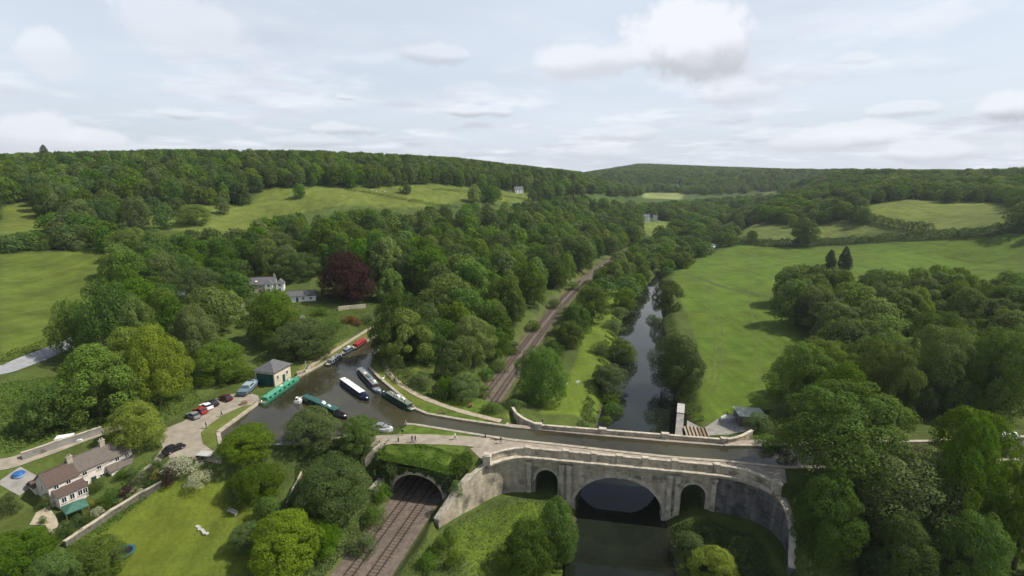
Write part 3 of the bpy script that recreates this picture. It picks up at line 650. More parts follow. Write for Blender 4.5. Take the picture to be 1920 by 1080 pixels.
# ------------------------------------------------------------------ the aqueduct
def aqueduct():
    root = thing('aqueduct', 'pale stone aqueduct carrying the canal over the river on one wide arch', 'aqueduct', (O[0], O[1], 0), R(-10))
    D = 11.2; TOP = 11.2
    arches = [(-15.1, 2.4, 6.0, 8.5), (0, 9.2, .6, 8.3), (15.1, 2.4, 6.0, 8.5)]
    b = MB(); iv = MB(); rb_ = MB()
    def col(s0, b0, s1, b1):
        for d, fl in ((0, 1), (D, 0)):
            q = [(s0,d,b0),(s1,d,b1),(s1,d,TOP),(s0,d,TOP)]; (b if fl else rb_).add(q if fl else q[::-1], [(0,1,2,3)])
    s = -19.6
    for c, a, sp, cr in arches:
        n0 = max(1, int((c-a-s)/1.5)); e = np.linspace(s, c-a, n0+1)
        for p, q in zip(e, e[1:]): col(p, -1.5, q, -1.5)
        th = np.linspace(np.pi, 0, 29); xs = c+a*np.cos(th); zs = sp+(cr-sp)*np.sin(th)
        pts = [(c-a,-1.5)]+list(zip(xs, zs))+[(c+a,-1.5)]
        for (p, pz), (q, qz) in zip(pts, pts[1:]):
            if q-p > 1e-6: col(p, pz, q, qz)
            iv.add([(p,0,pz),(p,D,pz),(q,D,qz),(q,0,qz)], [(0,1,2,3)])
        s = c+a
        # a moulded ring of arch stones standing a little proud of the wall
        ring = MB(); w = .75 if a > 5 else .45
        for i in range(28):
            secs = []
            for t in (th[i], th[i+1]):
                ci, si = math.cos(t), math.sin(t)
                secs.append([(c+a*ci,-.10,sp+(cr-sp)*si),(c+(a+w)*ci,-.10,sp+(cr-sp+w)*si),(c+(a+w)*ci,.02,sp+(cr-sp+w)*si),(c+a*ci,.02,sp+(cr-sp)*si)])
            ring.loft(secs, cap=False)
        ring.build('arch_ring', M['stone_trim'], root)
        if a > 5: ky = MB(); ky.box((c,-.16,cr+.75), (1.0,.3,1.5), top=(1.25,1)); ky.build('keystone', M['stone_trim'], root)
    e = np.linspace(s, 19.6, 4)
    for p, q in zip(e, e[1:]): col(p, -1.5, q, -1.5)
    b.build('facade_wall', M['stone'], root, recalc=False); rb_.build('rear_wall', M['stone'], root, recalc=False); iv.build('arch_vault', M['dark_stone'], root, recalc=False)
    for c in (-18.9, -17.9-.25, -11.9, -10.3, 10.3, 11.9, 18.15, 18.9):
        if c in (-18.15, 18.15): continue
        p = MB(); p.box((c,-.2,5.6), (.95,.5,9.0)); p.box((c,-.28,1.2), (1.25,.66,1.5)); p.box((c,-.27,9.85), (1.2,.66,.45)); p.box((c,-.33,10.2), (1.4,.8,.3)); p.box((c,-.24,9.35),(1.05,.58,.18))
        p.build('pilaster', M['stone_trim'], root)
    for c in (-10.7, 10.9):
        p = MB(); p.box((c,.5,-.1), (4.2,3.2,2.0), top=(.86,.8)); p.build('pier_footing', M['stone_dirty'], root)
    wl = [w2l(*p) for p in WINGL]; wr = [w2l(*p) for p in WINGR]
    wl = smooth_line(wl, 1.2); wr = smooth_line(wr, 1.2)
    def zs_for(path, ctl, z):
        cl = [w2l(*p) for p in ctl]; acc = [0]
        for p, q in zip(cl, cl[1:]): acc.append(acc[-1]+math.dist(p, q))
        a2 = [0]
        for p, q in zip(path, path[1:]): a2.append(a2[-1]+math.dist(p, q))
        return list(np.interp(np.array(a2)/a2[-1]*acc[-1], acc, z))
    zl = zs_for(wl, WINGL, WINGLZ); zr = zs_for(wr, WINGR, WINGRZ)
    lo = lambda dz: -.8
    # curved wing walls, leaning back slightly; right of travel is the valley side for the right wing, left for the left wing
    w = MB(); w.sweep(wr, [(.55,lo),(.0,0),(-1.3,0),(-1.3,lo)], zs=zr); w.build('wing_wall', M['stone_streaked_shade'], root)
    w = MB(); w.sweep(wl[::-1], [(.55,lo),(.0,0),(-1.3,0),(-1.3,lo)], zs=zl[::-1]); w.build('wing_wall', M['stone'], root)
    # sloping copings on the low ends of the wings
    for path, z in ((wr, zr), (wl[::-1], zl[::-1])):
        c = MB(); c.sweep(path, [(.16,.03),(.16,.32),(-1.4,.32),(-1.4,.03)], zs=z); c.build('wing_coping', M['stone_trim'], root)
    # cornice and parapet follow the facade and turn with the level part of the wings
    kl = [p for p, z in zip(wl, zl) if z > 11.1]; kr = [p for p, z in zip(wr, zr) if z > 10.8]
    front = kl[::-1]+[(-19.4,0),(19.4,0)]+kr[1:]
    front = [p for i, p in enumerate(front) if i == 0 or math.dist(p, front[i-1]) > .3]
    c = MB(); c.sweep(front, [(.03,10.55),(.3,10.6),(.36,10.95),(.62,11.0),(1.05,11.3),(1.1,11.62),(-.6,11.68),(-.6,10.9)]); c.build('cornice', M['stone_trim'], root)
    pz = MB(); pz.sweep(front, [(.12,11.6),(.12,12.05),(-.5,12.05),(-.5,11.6)]); pz.sweep(front, [(-.02,12.04),(-.02,13.05),(-.38,13.05),(-.38,12.04)]); pz.build('parapet', M['stone'], root)
    pc = MB(); pc.sweep(front, [(.12,13.04),(.14,13.26),(-.2,13.34),(-.54,13.26),(-.52,13.04)]); pc.build('parapet_coping', M['stone_trim'], root)
    for sx in (-19.2,-11.1,-5.2,0,5.2,11.1,19.2):
        p = MB(); p.box((sx,.2,12.5), (1.15,.86,1.75)); p.box((sx,.2,13.45), (1.3,1.0,.16)); p.build('parapet_pier', M['stone_trim'], root)
    for q in (front[0], front[-1]):
        p = MB(); p.box((q[0],q[1],12.4), (1.5,1.5,2.0)); p.box((q[0],q[1],13.5), (1.8,1.8,.25)); p.box((q[0],q[1],13.7), (1.2,1.2,.2)); p.build('end_pier', M['stone_trim'], root)
    # back parapet, curving away at both ends
    bl = [w2l(*q) for q in ((.2,119.5),(.9,116.5),(3.0,113.0),(6.2,110.2))]; br = [w2l(*q) for q in ((47.0,103.4),(51,104.6),(55,107.6))]
    back = smooth_line(bl, 1.2)[:-1]+resample([bl[-1], br[0]], 6)[:-1]+smooth_line(br, 1.2)
    p = MB(); p.sweep(back, [(.22,8.0),(.22,13.0),(-.22,13.0),(-.22,8.0)]); p.build('back_parapet', M['stone'], root)
    p = MB(); p.sweep(back, [(.34,12.98),(.34,13.22),(-.34,13.22),(-.34,12.98)]); p.build('back_coping', M['stone_trim'], root)
    for q in (bl[-1], w2l(20.8,107.8), w2l(34.5,105.5), br[0]):
        p = MB(); p.box((q[0],q[1],12.6), (1.5,.9,1.6)); p.box((q[0],q[1],13.45), (1.7,1.05,.16)); p.build('parapet_pier', M['stone_trim'], root)
    # paths either side of the trough
    fr = [(55.4,93.9),(44.3,96.2),(34.3,97.6),(22.8,100),(9.4,103.1),(0,105)]
    fp = fr[1:]+[(-5.6,104.3),(-9,101),(-6.3,96.6),(-2.6,98.9),(3.3,100.2)]+[l2w(-10,.4), l2w(10,.4)]+[(41.7,93.3),(44.7,92.5),(47.4,90.9),(50.2,87.5),(53,88.5),(55.4,93.9)]
    d = MB(); d.prism([w2l(*q) for q in fp], 10.2, 12.24); d.build('front_path', M['deck'], root)
    far = [(-1,110.95),(17,107.3),(33.7,104.2),(46.6,102.2)]
    bp = [(60.8,102.2)]+far[::-1]+[(-1,112.5),(6.0,111.0),(21,108.6),(33.8,106.1),(47.2,104.2),(56,105)]
    d = MB(); d.prism([w2l(*q) for q in bp], 8.0, 12.25); d.build('back_path', M['deck'], root)
    # drainpipe-dark joint in the left wing
    i = min(range(len(wl)), key=lambda k: abs(zl[k]-10.9)); q = wl[i]
    return root
aqueduct()
# ------------------------------------------------------------------ railway
rc = smooth_line(RC, 4)
strip('ballast', rc, [10.2]*14+[7.8]*20+[6.8]*96, M['ballast'], .07, 6, 4, zfix=3.0)['kind'] = 'structure'
for o, wh in ((-2.0, 'left-hand track, nearer the leafy cutting side'), (1.9, 'right-hand track, nearer the stone wing wall')):
    t = thing('railway_track', f'rusty railway track through the tunnel, {wh}', 'railway track', (0,0,3.07), 0, 'railway tracks')
    for g in (-.75, .75):
        b = MB(); b.sweep(offset_line(rc, o+g), [(.06,.12),(.06,.28),(-.06,.28),(-.06,.12)]); b.build('rail', M['rust'], t)
    b = MB(); L_ = resample([p for p in offset_line(rc, o) if p[1] < 330], .72)
    for p, q in zip(L_, L_[1:]): b.box((p[0],p[1],.04), (2.4,.24,.07), math.atan2(q[1]-p[1], q[0]-p[0])-math.pi/2)
    b.build('sleepers', M['sleeper'], t)['kind'] = 'stuff'
def tunnel():
    fx, fy = -20.15, 97.4; rz = math.atan2(-.259, .966)
    root = thing('railway_tunnel', 'ivy covered stone tunnel mouth swallowing the railway beneath the canal bank', 'tunnel', (fx, fy, 3), rz)
    a, sp, cr = 5.7, .6, 5.2; top = 6.0; th = np.linspace(np.pi, 0, 33)
    w = MB(); e = 9.5
    xs = [-a]+[a*math.cos(t) for t in th]+[a]; zs = [-.3]+[sp+(cr-sp)*math.sin(t) for t in th]+[-.3]
    def wall(d, mb):
        mb.add([(-e,d,-.3),(-a,d,-.3),(-a,d,top),(-e,d,top)], [(0,1,2,3)]); mb.add([(a,d,-.3),(e,d,-.3),(e,d,top),(a,d,top)], [(0,1,2,3)])
        for i in range(len(xs)-1):
            if xs[i+1]-xs[i] > 1e-6: mb.add([(xs[i],d,zs[i]),(xs[i+1],d,zs[i+1]),(xs[i+1],d,top),(xs[i],d,top)], [(0,1,2,3)])
    wall(0, w); w.build('portal_wall', M['rubble'], root, recalc=False)
    w = MB(); wall(32, w); w.build('far_portal_wall', M['rubble'], root, recalc=False)
    v = MB()
    for i in range(len(xs)-1): v.add([(xs[i],-.05,zs[i]),(xs[i],32,zs[i]),(xs[i+1],32,zs[i+1]),(xs[i+1],-.05,zs[i+1])], [(0,1,2,3)])
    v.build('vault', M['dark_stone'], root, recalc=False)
    r = MB()
    for i in range(32):
        r.loft([[(q*math.cos(t),y,sp+(cr-sp+q-a)*math.sin(t)) for q, y in ((a,-.12),(a+.7,-.12),(a+.7,.02),(a,.02))] for t in (th[i], th[i+1])], cap=False)
    r.build('arch_ring', M['stone_trim'], root)
    for s in (-1,):
        q = MB(); q.box((s*8.2,-2.6,1.6), (2.6,5.0,3.6), top=(.5,.85)); q.build('abutment', M['rubble'], root)
tunnel()
# ------------------------------------------------------------------ canal edges, paths and roads
def edging(name, label, pts, w=.8, z0=10.6, z1=12.38, m='stone_dirty'):
    b = MB(); b.sweep(resample(pts, 2), [(-.12,z0),(-.12,z1),(w,z1),(w,z0)]); o = b.build(name, M[m]); return tag(o, label, 'canal edging', 'stone canal edgings')
M['trodden'] = mat('trodden grass', (.070,.103,.016), .95, .2, .4)
edging('canal_edging', 'stone edging of the wharf side of the basin and canal arm', WATER[0:6][::-1], .9)
edging('canal_edging', 'curved stone edging below the grassy bank opposite the wharf', WATER[6:17][::-1], .7)
edging('canal_edging', 'stone edging below the near towpath beside the aqueduct', WATER[30:38][::-1], .7)
edging('canal_edging', 'short stone edging at the near corner of the basin', [(-67.5,108.4),(-63.5,102.2),(-47,103.4),(-34.3,107.6)], .7)
edging('canal_edging', 'stone edging along the far bank of the canal under the right-hand trees', [(46.6,102.2),(60.8,102.2),(78,103.5),(95,104),(116,105.9),(190,112)][::-1], .7)
edging('canal_edging', 'stone edging along the near bank of the canal at the right', [(190,104),(116,98),(80,94.5),(66,94),(55.4,93.9),(44.3,96.2)][::-1], .7)
pt = smooth_line([P(u, v, 12.3) for u, v in [(722,672),(722,690),(735,707),(760,728),(800,749),(850,767),(900,781),(960,793),(1012,800)]], 1.5)
o = strip('path', smooth_line(TP([(1283,512),(1330,530),(1380,545),(1440,555),(1500,575),(1560,600)]), 3), 3.0, mat('worn track grass', (.048,.075,.016), .95, .2, .4), .08, 3, 3, wv=.3); tag(o, None, None, None, 'structure')
for q_ in ([(1312,772),(1338,705),(1345,640),(1330,570),(1318,520)], [(1322,772),(1350,705),(1358,640),(1343,570),(1330,520)], [(1420,475),(1400,540),(1420,640),(1430,740)]):
    o = strip('path', smooth_line(TP(q_), 3), .7, M['trodden'], .06, 2, 3, wv=.4); tag(o, None, None, None, 'structure')
strip('footpath', pt, 1.7, M['path'], .09, 3, 1.5, wv=.15)['kind'] = 'structure'
pt = smooth_line(TP([(560,705),(583,686),(610,668),(640,650),(668,632),(700,612)]), 1.5)
strip('towpath', pt, 1.6, M['path'], .09, 3, 1.5, wv=.2)['kind'] = 'structure'
pt = smooth_line([P(u, v, 12.25) for u, v in [(640,832),(700,826),(760,823),(830,825),(900,829),(940,832)]], 1.5)
strip('towpath', pt, 4.3, M['gravel'], .10, 5, 1.5, wv=.06)['kind'] = 'structure'
FC = [P(u, v, 12.2) for u, v in [(312,803),(345,790),(383,758),(420,742),(460,735),(484,742),(488,756),(455,762),(420,778),(395,795),(376,812),(380,832),(398,845),(418,850),(414,863),(375,860),(345,856),(318,858),(306,842),(300,822)]]
CLEAR.append(FC)
sheet('forecourt', FC, M['gravel'], .07, 1.5)['kind'] = 'structure'
lane = smooth_line([T(u, v) for u, v in [(-60,705),(0,697),(40,682),(85,664),(130,645),(160,630)]], 3)
strip('lane', lane, 5.2, M['tarmac'], .12, 5, 2)['kind'] = 'structure'; CLEAR.append([(x+o, y+q) for (x, y), (o, q) in zip([lane[0], lane[-1], lane[-1], lane[0]], [(0,-5),(0,-5),(0,5),(0,5)])])
lane2 = smooth_line([T(u, v) for u, v in [(322,600),(335,580),(342,565),(346,545)]], 3)
strip('lane', lane2, 5, M['tarmac'], .15, 5, 2)['kind'] = 'structure'
CLEAR.append([T(u, v) for u, v in [(318,612),(355,612),(362,540),(330,540)]])
bl = smooth_line([P(u, v, 13.2) for u, v in [(-20,880),(20,872),(60,858),(120,840),(190,818),(240,806)]], 2)
strip('lane', bl, 3.2, M['gravel'], .12, 5, 1.5)['kind'] = 'structure'
gp = smooth_line([P(u, v, 10.2) for u, v in [(215,925),(245,905),(270,888),(300,872),(318,856)]], 1.5)
strip('garden_path', gp, 2.0, M['gravel'], .1, 4, 1.5)['kind'] = 'structure'
yard = [T(u, v) for u, v in [(68,962),(90,948),(108,975),(118,1000),(100,1010),(85,985),(55,985)]]
sheet('garden_path', yard, M['path'], .1, 1.5)['kind'] = 'structure'
# ------------------------------------------------------------------ walls and fences
def wall_px(name, label, px, h, w, m, zf=None, group=None, cat='wall'):
    pts = resample([T(u, v) if zf is None else P(u, v, zf) for u, v in px], 1.5); zs = [float(H(x, y)) for x, y in pts]
    b = MB(); b.sweep(pts, [(w/2,-1.2),(w/2,h),(-w/2,h),(-w/2,-1.2)], zs=zs); o = b.build(name, M[m])
    c = MB(); c.sweep(pts, [(w/2+.06,h-.02),(w/2+.06,h+.1),(-w/2-.06,h+.1),(-w/2-.06,h-.02)], zs=zs); c.build('coping', M['stone_trim'], o)
    return tag(o, label, cat, group)
wall_px('retaining_wall', 'pale retaining wall along the lane behind the cottage row', [(42,862),(100,842),(150,826),(192,812)], 1.5, .5, 'concrete')
wall_px('garden_wall', 'long stone wall between the cottage garden and the lawn', [(122,1026),(160,1000),(210,966),(260,935),(304,912)], 1.1, .6, 'dark_rubble')
wall_px('garden_wall', 'broken stone wall in the garden below the copper beech', [(634,583),(655,580),(686,577)], 1.6, .5, 'rubble')
wall_px('fence', 'timber fence running down the bank beside the near tree clump', [(538,952),(552,920),(566,893)], 1.0, .2, 'wood', cat='fence')
wall_px('wall', 'low stone wall at the end of the near towpath', [(684,868),(700,850),(716,838)], .9, .5, 'rubble')
# ------------------------------------------------------------------ buildings
def gable_house(root, x0, x1, y0, y1, eave, ridge, wallm, roofm, over=.3, name='wall', chim=None, axis='x', roofname='roof'):
    """walls with gables and a pitched roof, ridge along x"""
    ym = (y0+y1)/2; w = MB()
    w.add([(x0,y0,-.8),(x1,y0,-.8),(x1,y1,-.8),(x0,y1,-.8),(x0,y0,eave),(x1,y0,eave),(x1,y1,eave),(x0,y1,eave),(x0,ym,ridge),(x1,ym,ridge)],
          [(0,1,5,4),(2,3,7,6),(1,2,6,9,5),(3,0,4,8,7)])
    w.build(name, M[wallm], root); r = MB(); sl = (ridge-eave)/(ym-y0); t = .16
    for sy, ye in ((-1,y0),(1,y1)):
        yo = ye+sy*over; zo = eave-sl*over
        r.add([(x0-over,yo,zo),(x1+over,yo,zo),(x1+over,ym,ridge),(x0-over,ym,ridge),(x0-over,yo,zo+t),(x1+over,yo,zo+t),(x1+over,ym,ridge+t),(x0-over,ym,ridge+t)],
              [(3,2,1,0),(4,5,6,7),(0,1,5,4),(1,2,6,5),(3,0,4,7)])
    r.box(((x0+x1)/2,ym,ridge+t), (x1-x0+2*over,.3,.14)); ro = r.build(roofname, M[roofm], root)
    for cx in chim or ():
        c = MB(); c.box((cx,ym,ridge+.5), (1.0,.7,1.8)); c.box((cx,ym,ridge+1.42), (1.15,.85,.14)); c.tube([(cx-.22,ym,ridge+1.48),(cx-.22,ym,ridge+1.95)], .13, 8); c.tube([(cx+.22,ym,ridge+1.48),(cx+.22,ym,ridge+1.95)], .13, 8)
        c.build('chimney', M['stone_dirty'], ro)
    return ro
def window(root, x, y, z, w, h, face='-y', panes=2, frame='white', name='window'):
    """frame standing 3 cm off the wall, dark panes inside it"""
    rz = {'-y':0, '+x':math.pi/2, '+y':math.pi, '-x':-math.pi/2}[face]
    o = MB(); t = .07
    for c, d in (((0,-.02,h/2-t/2),(w,.09,t)), ((0,-.02,-h/2+t/2),(w,.09,t)), ((-w/2+t/2,-.02,0),(t,.09,h-2*t)), ((w/2-t/2,-.02,0),(t,.09,h-2*t))): o.box(c, d)
    for k in range(1, panes): o.box((-w/2+w*k/panes,-.02,0), (.05,.08,h-2*t))
    f = o.build(name, M[frame], root); f.location = (x,y,z); f.rotation_euler = (0,0,rz)
    g = MB(); g.box((0,.0,0), (w-2*t,.05,h-2*t)); g.build('pane', M['glass'], f)
    s = MB(); s.box((0,-.06,-h/2-.05), (w+.2,.16,.08)); s.build('sill', M['stone_trim'], f); return f
def door(root, x, y, z, w, h, m, face='-y'):
    rz = {'-y':0, '+x':math.pi/2, '+y':math.pi, '-x':-math.pi/2}[face]
    o = MB(); o.box((0,-.02,h/2), (w,.08,h)); 
    for k in range(3): o.box((0,-.07,h*(.2+.3*k)), (w*.8,.03,h*.2))
    f = o.build('door', M[m], root); f.location = (x,y,z); f.rotation_euler = (0,0,rz)
    k = MB(); k.tube([(w*.35,-.08,h*.45),(w*.35,-.16,h*.45)], .04, 6); k.build('handle', M['chrome'], f)
def lean_to(root, x0, x1, y0, d, e0, e1, wallm, roofm, over=.25):
    w = MB(); w.box(((x0+x1)/2,y0-d/2,e0/2-.3), (x1-x0,d-.01,e0+.6)); w.build('lean_to_wall', M[wallm], root)
    r = MB(); t = .14
    r.add([(x0-over,y0-d-over,e0-.05),(x1+over,y0-d-over,e0-.05),(x1+over,y0-.01,e1),(x0-over,y0-.01,e1)]+[(x0-over,y0-d-over,e0-.05+t),(x1+over,y0-d-over,e0-.05+t),(x1+over,y0-.01,e1+t),(x0-over,y0-.01,e1+t)],
          [(3,2,1,0),(4,5,6,7),(0,1,5,4),(1,2,6,5),(2,3,7,6),(3,0,4,7)]); r.build('lean_to_roof', M[roofm], root)
def cottages():
    a = P(104,952,9.3); b = P(262,880,9.3); L = math.dist(a, b); rz = math.atan2(b[1]-a[1], b[0]-a[0]); k = L/16
    c = thing('cottage_row', 'row of pale rendered cottages with brown and grey tiled roofs and front lean-tos', 'house', (a[0], a[1], 9.3), rz)
    c.scale = (k, .9, .9)
    gable_house(c, 0, 5.2, 1.6, 7.2, 4.3, 6.4, 'render', 'tile_brown', chim=(5.2,))
    gable_house(c, 5.22, 11.8, 2.2, 8.0, 4.6, 6.9, 'render', 'tile_grey', chim=(11.7,))
    gable_house(c, 11.82, 16.0, 2.2, 7.6, 4.5, 6.7, 'render', 'tile_grey', chim=(15.6,))
    lean_to(c, .6, 5.6, 1.6, 2.2, 2.1, 3.0, 'render', 'tile_brown'); lean_to(c, 10.6, 16.0, 2.2, 1.9, 2.2, 3.0, 'render', 'tile_grey')
    for x in (1.3, 3.4): window(c, x, 1.57, 3.55, .9, .9)
    for x in (6.6, 9.3): window(c, x, 2.17, 3.6, .9, .9)
    for x in (12.9, 14.9): window(c, x, 2.17, 3.7, .9, 1.0)
    for x in (1.4, 2.8, 4.2, 5.1): window(c, x, -.63, 1.2, .9, 1.3)
    for x in (6.4, 9.6): window(c, x, 2.17, 1.3, 1.0, 1.1)
    for x in (11.8, 14.4): window(c, x, .27, 1.2, .9, 1.2)
    door(c, 8.0, 2.2, 0, .95, 2.0, 'green_door'); door(c, 13.1, .3, 0, .9, 1.95, 'wood')
    window(c, -.03, 4.4, 3.4, .9, 1.0, '-x'); window(c, 16.03, 4.9, 3.4, .9, 1.0, '+x')
    e = MB(); e.box((1.2,9.0,.9), (3.0,3.4,3.2)); e.build('rear_wing', M['render'], c)
    e = MB(); e.add([(-.6,7.2,2.4),(3.0,7.2,2.4),(3.0,11.0,2.4),(-.6,11.0,2.4),(-.5,9.1,3.7),(2.9,9.1,3.7)], [(0,1,5,4),(2,3,4,5),(1,2,5),(3,0,4),(3,2,1,0)]); e.build('rear_roof', M['tile_brown'], c)
    g = MB(); g.tube([(-.2,1.35,4.15),(16.1,1.95,4.4)], .06, 6); g.build('gutter', M['black'], c)
    CLEAR.append([(a[0]+math.cos(rz)*s-math.sin(rz)*t, a[1]+math.sin(rz)*s+math.cos(rz)*t) for s, t in ((-9,-14),(22,-14),(22,13),(-9,13))])
cottages()
def boathouse():
    a = P(489,716,12.3); b = P(516,725,12.3); c = P(546,708,12.3)
    rz = math.atan2(c[1]-b[1], c[0]-b[0]); W_ = math.dist(b, c); Dp = 6.2
    t = thing('wharf_house', 'square cream stone wharf building with slate hipped roof and dark green end doors', 'boathouse', (b[0], b[1], 12.3), rz)
    e = 4.2; w = MB(); w.add([(0,0,-.5),(W_,0,-.5),(W_,Dp,-.5),(0,Dp,-.5),(0,0,e),(W_,0,e),(W_,Dp,e),(0,Dp,e)], [(0,1,5,4),(1,2,6,5),(2,3,7,6),(3,0,4,7),(4,5,6,7)]); w.build('wall', M['cream'], t)
    o = .45; r = MB(); x0, x1, y0, y1 = -o, W_+o, -o, Dp+o; m = Dp/2
    r.add([(x0,y0,e-.1),(x1,y0,e-.1),(x1,y1,e-.1),(x0,y1,e-.1),(x0,y0,e+.06),(x1,y0,e+.06),(x1,y1,e+.06),(x0,y1,e+.06),(W_/2-.6,m,e+2.3),(W_/2+.6,m,e+2.3)],
          [(0,1,5,4),(1,2,6,5),(2,3,7,6),(3,0,4,7),(4,5,9,8),(5,6,9),(6,7,8,9),(7,4,8),(3,2,1,0)]); r.build('roof', M['slate'], t)
    d = MB(); d.box((-.06,Dp/2,1.75), (.1,Dp*.88,3.5))
    for k in range(5): d.box((-.12,Dp*(.14+.18*k),1.75), (.04,.08,3.4))
    d.build('door', M['green_door'], t)
    for x in (1.3, W_-1.6): window(t, x, -.03, 2.3, .9, 1.3)
    door(t, W_*.55, 0, 0, 1.0, 2.2, 'green_door'); window(t, W_+.03, Dp/2, 2.2, .9, 1.2, '+x')
    CLEAR.append([(b[0]+math.cos(rz)*s-math.sin(rz)*q, b[1]+math.sin(rz)*s+math.cos(rz)*q) for s, q in ((-4,-5),(W_+4,-5),(W_+4,Dp+2),(-4,Dp+2))])
boathouse()
def villa():
    a = T(466,552); b = T(546,545); rz = math.atan2(b[1]-a[1], b[0]-a[0]); L = math.dist(a, b); z = min(float(H(*a)), float(H(*b)))
    t = thing('villa', 'stone villa with slate roof and white gabled dormers among dark trees', 'house', (a[0], a[1], z+.2), rz)
    t.scale = (.85,.85,.8); gable_house(t, 0, L*.72, 2.5, 10, 4.6, 8.0, 'cream', 'slate', chim=(L*.68,))
    # two cross gables facing the camera
    for x in (L*.55, L*.86):
        w = MB(); w.add([(x-1.9,1.2,-.5),(x+1.9,1.2,-.5),(x+1.9,6,-.5),(x-1.9,6,-.5),(x-1.9,1.2,4.9),(x+1.9,1.2,4.9),(x+1.9,6,4.9),(x-1.9,6,4.9),(x,1.2,7.0),(x,6,7.0)], [(0,1,5,8,4),(1,2,6,5),(2,3,7,9,6),(3,0,4,7)]); w.build('gable_wall', M['white'], t)
        r = MB()
        for s in (-1,1): r.add([(x+s*2.3,.8,4.65),(x,.8,7.2),(x,6.3,7.2),(x+s*2.3,6.3,4.65),(x+s*2.3,.8,4.5),(x,.8,7.04),(x,6.3,7.04),(x+s*2.3,6.3,4.5)], [(0,1,2,3),(7,6,5,4),(0,4,5,1),(3,2,6,7),(0,3,7,4)])
        r.build('gable_roof', M['slate'], t); window(t, x, 1.17, 4.1, 1.2, 1.3); window(t, x, 1.17, 1.5, 1.2, 1.4)
    for x in (L*.12, L*.3): window(t, x, 2.47, 3.2, 1.1, 1.3); window(t, x, 2.47, 1.0, 1.1, 1.4)
    s = MB(); s.box((L*.2,3.6,6.3), (1.0,.1,.8), 0, 0, None, -.73); s.build('skylight', M['white'], t)
    CLEAR.append([T(u, v) for u, v in [(455,565),(640,565),(620,530),(450,530)]])
    a = T(560,566)
    t2 = thing('outbuilding', 'low white gabled outbuilding with grey roof beside the villa', 'outbuilding', (a[0], a[1], float(H(*a))), rz)
    gable_house(t2, -5, 7, 0, 5, 2.6, 4.3, 'white', 'slate'); window(t2, 2, -.03, 1.5, 1.0, 1.0); window(t2, 5, -.03, 1.5, 1.0, 1.0); window(t2, 7.03, 2.5, 1.6, .9, 1.0, '+x'); door(t2, -.5, 0, 0, .9, 2, 'green_door')
    a = T(590,492); 
    t3 = thing('manor_house', 'grey stone house with several chimneys half hidden behind the copper beech', 'house', (a[0], a[1], float(H(*a))), rz-.1)
    gable_house(t3, 0, 16, 0, 8, 6, 9.2, 'cream', 'slate', chim=(1, 6, 14.5)); 
    for x in (2, 5, 8, 11, 14): window(t3, x, -.03, 4.6, 1.0, 1.4); window(t3, x, -.03, 1.6, 1.0, 1.6)
    a = T(686,512)
    t4 = thing('garden_pavilion', 'small terracotta walled building with flat pale roof right of the copper beech', 'outbuilding', (a[0], a[1], float(H(*a))), rz)
    w = MB(); w.box((2.5,2,1.3), (6,4,2.6)); w.build('wall', mat('terracotta wall', (.30,.16,.10), .9), t4); w = MB(); w.box((2.5,2,2.7), (7,4.8,.25)); w.build('roof', M['pale_concrete'], t4); window(t4, 1.5, -.03, 1.5, 1.2, 1.2); door(t4, 4, 0, 0, 1, 2, 'wood')
    a = T(432,586)
    t5 = thing('greenhouse', 'small glazed greenhouse with white frame in the garden left of the villa', 'greenhouse', (a[0], a[1], float(H(*a))), .5)
    w = MB()
    for x in (0,1.3,2.6,3.9,5.2):
        for p, q in (((x,0,0),(x,0,1.8)),((x,3,0),(x,3,1.8)),((x,0,1.8),(x,1.5,2.9)),((x,3,1.8),(x,1.5,2.9))): w.tube([p, q], .05, 4)
    for p, q in (((0,0,1.8),(5.2,0,1.8)),((0,3,1.8),(5.2,3,1.8)),((0,1.5,2.9),(5.2,1.5,2.9)),((0,0,.1),(5.2,0,.1))): w.tube([p, q], .05, 4)
    w.build('frame', M['white'], t5); g = MB(); gable = [(0,.05,0),(0,.05,1.78),(0,1.5,2.85),(0,2.95,1.78),(0,2.95,0)]
    g.loft([[(x,p[1],p[2]) for p in gable] for x in (.05,5.15)]); g.build('glazing', mat('greenhouse glass', (.3,.34,.34), .1, spec=.6), t5)
villa()
def far_house(u, v, L, rz, label, roofm='slate', wallm='white', h=5):
    a = T(u, v); t = thing('house', label, 'house', (a[0], a[1], float(H(*a))), rz)
    gable_house(t, 0, L, 0, 7, h, h+3, wallm, roofm, chim=(L*.9,))
    for x in np.linspace(L*.15, L*.85, 3): window(t, x, -.03, h*.72, 1.1, 1.3); window(t, x, -.03, h*.28, 1.1, 1.4)
    CLEAR.append([(a[0]+dx, a[1]+dy) for dx, dy in ((-6,-60),(L+6,-60),(L+8,14),(-8,14))])
far_house(1208,416,8,.1,'tall white house at the edge of the wood above the distant railway', h=7)
far_house(1224,414,6,-.2,'smaller white house beside the tall one above the distant railway')
far_house(966,362,11,.3,'lone white cottage at the far end of the upper hillside field')
far_house(1262,352,14,.0,'pale farmhouse far down the valley below the wooded hill')
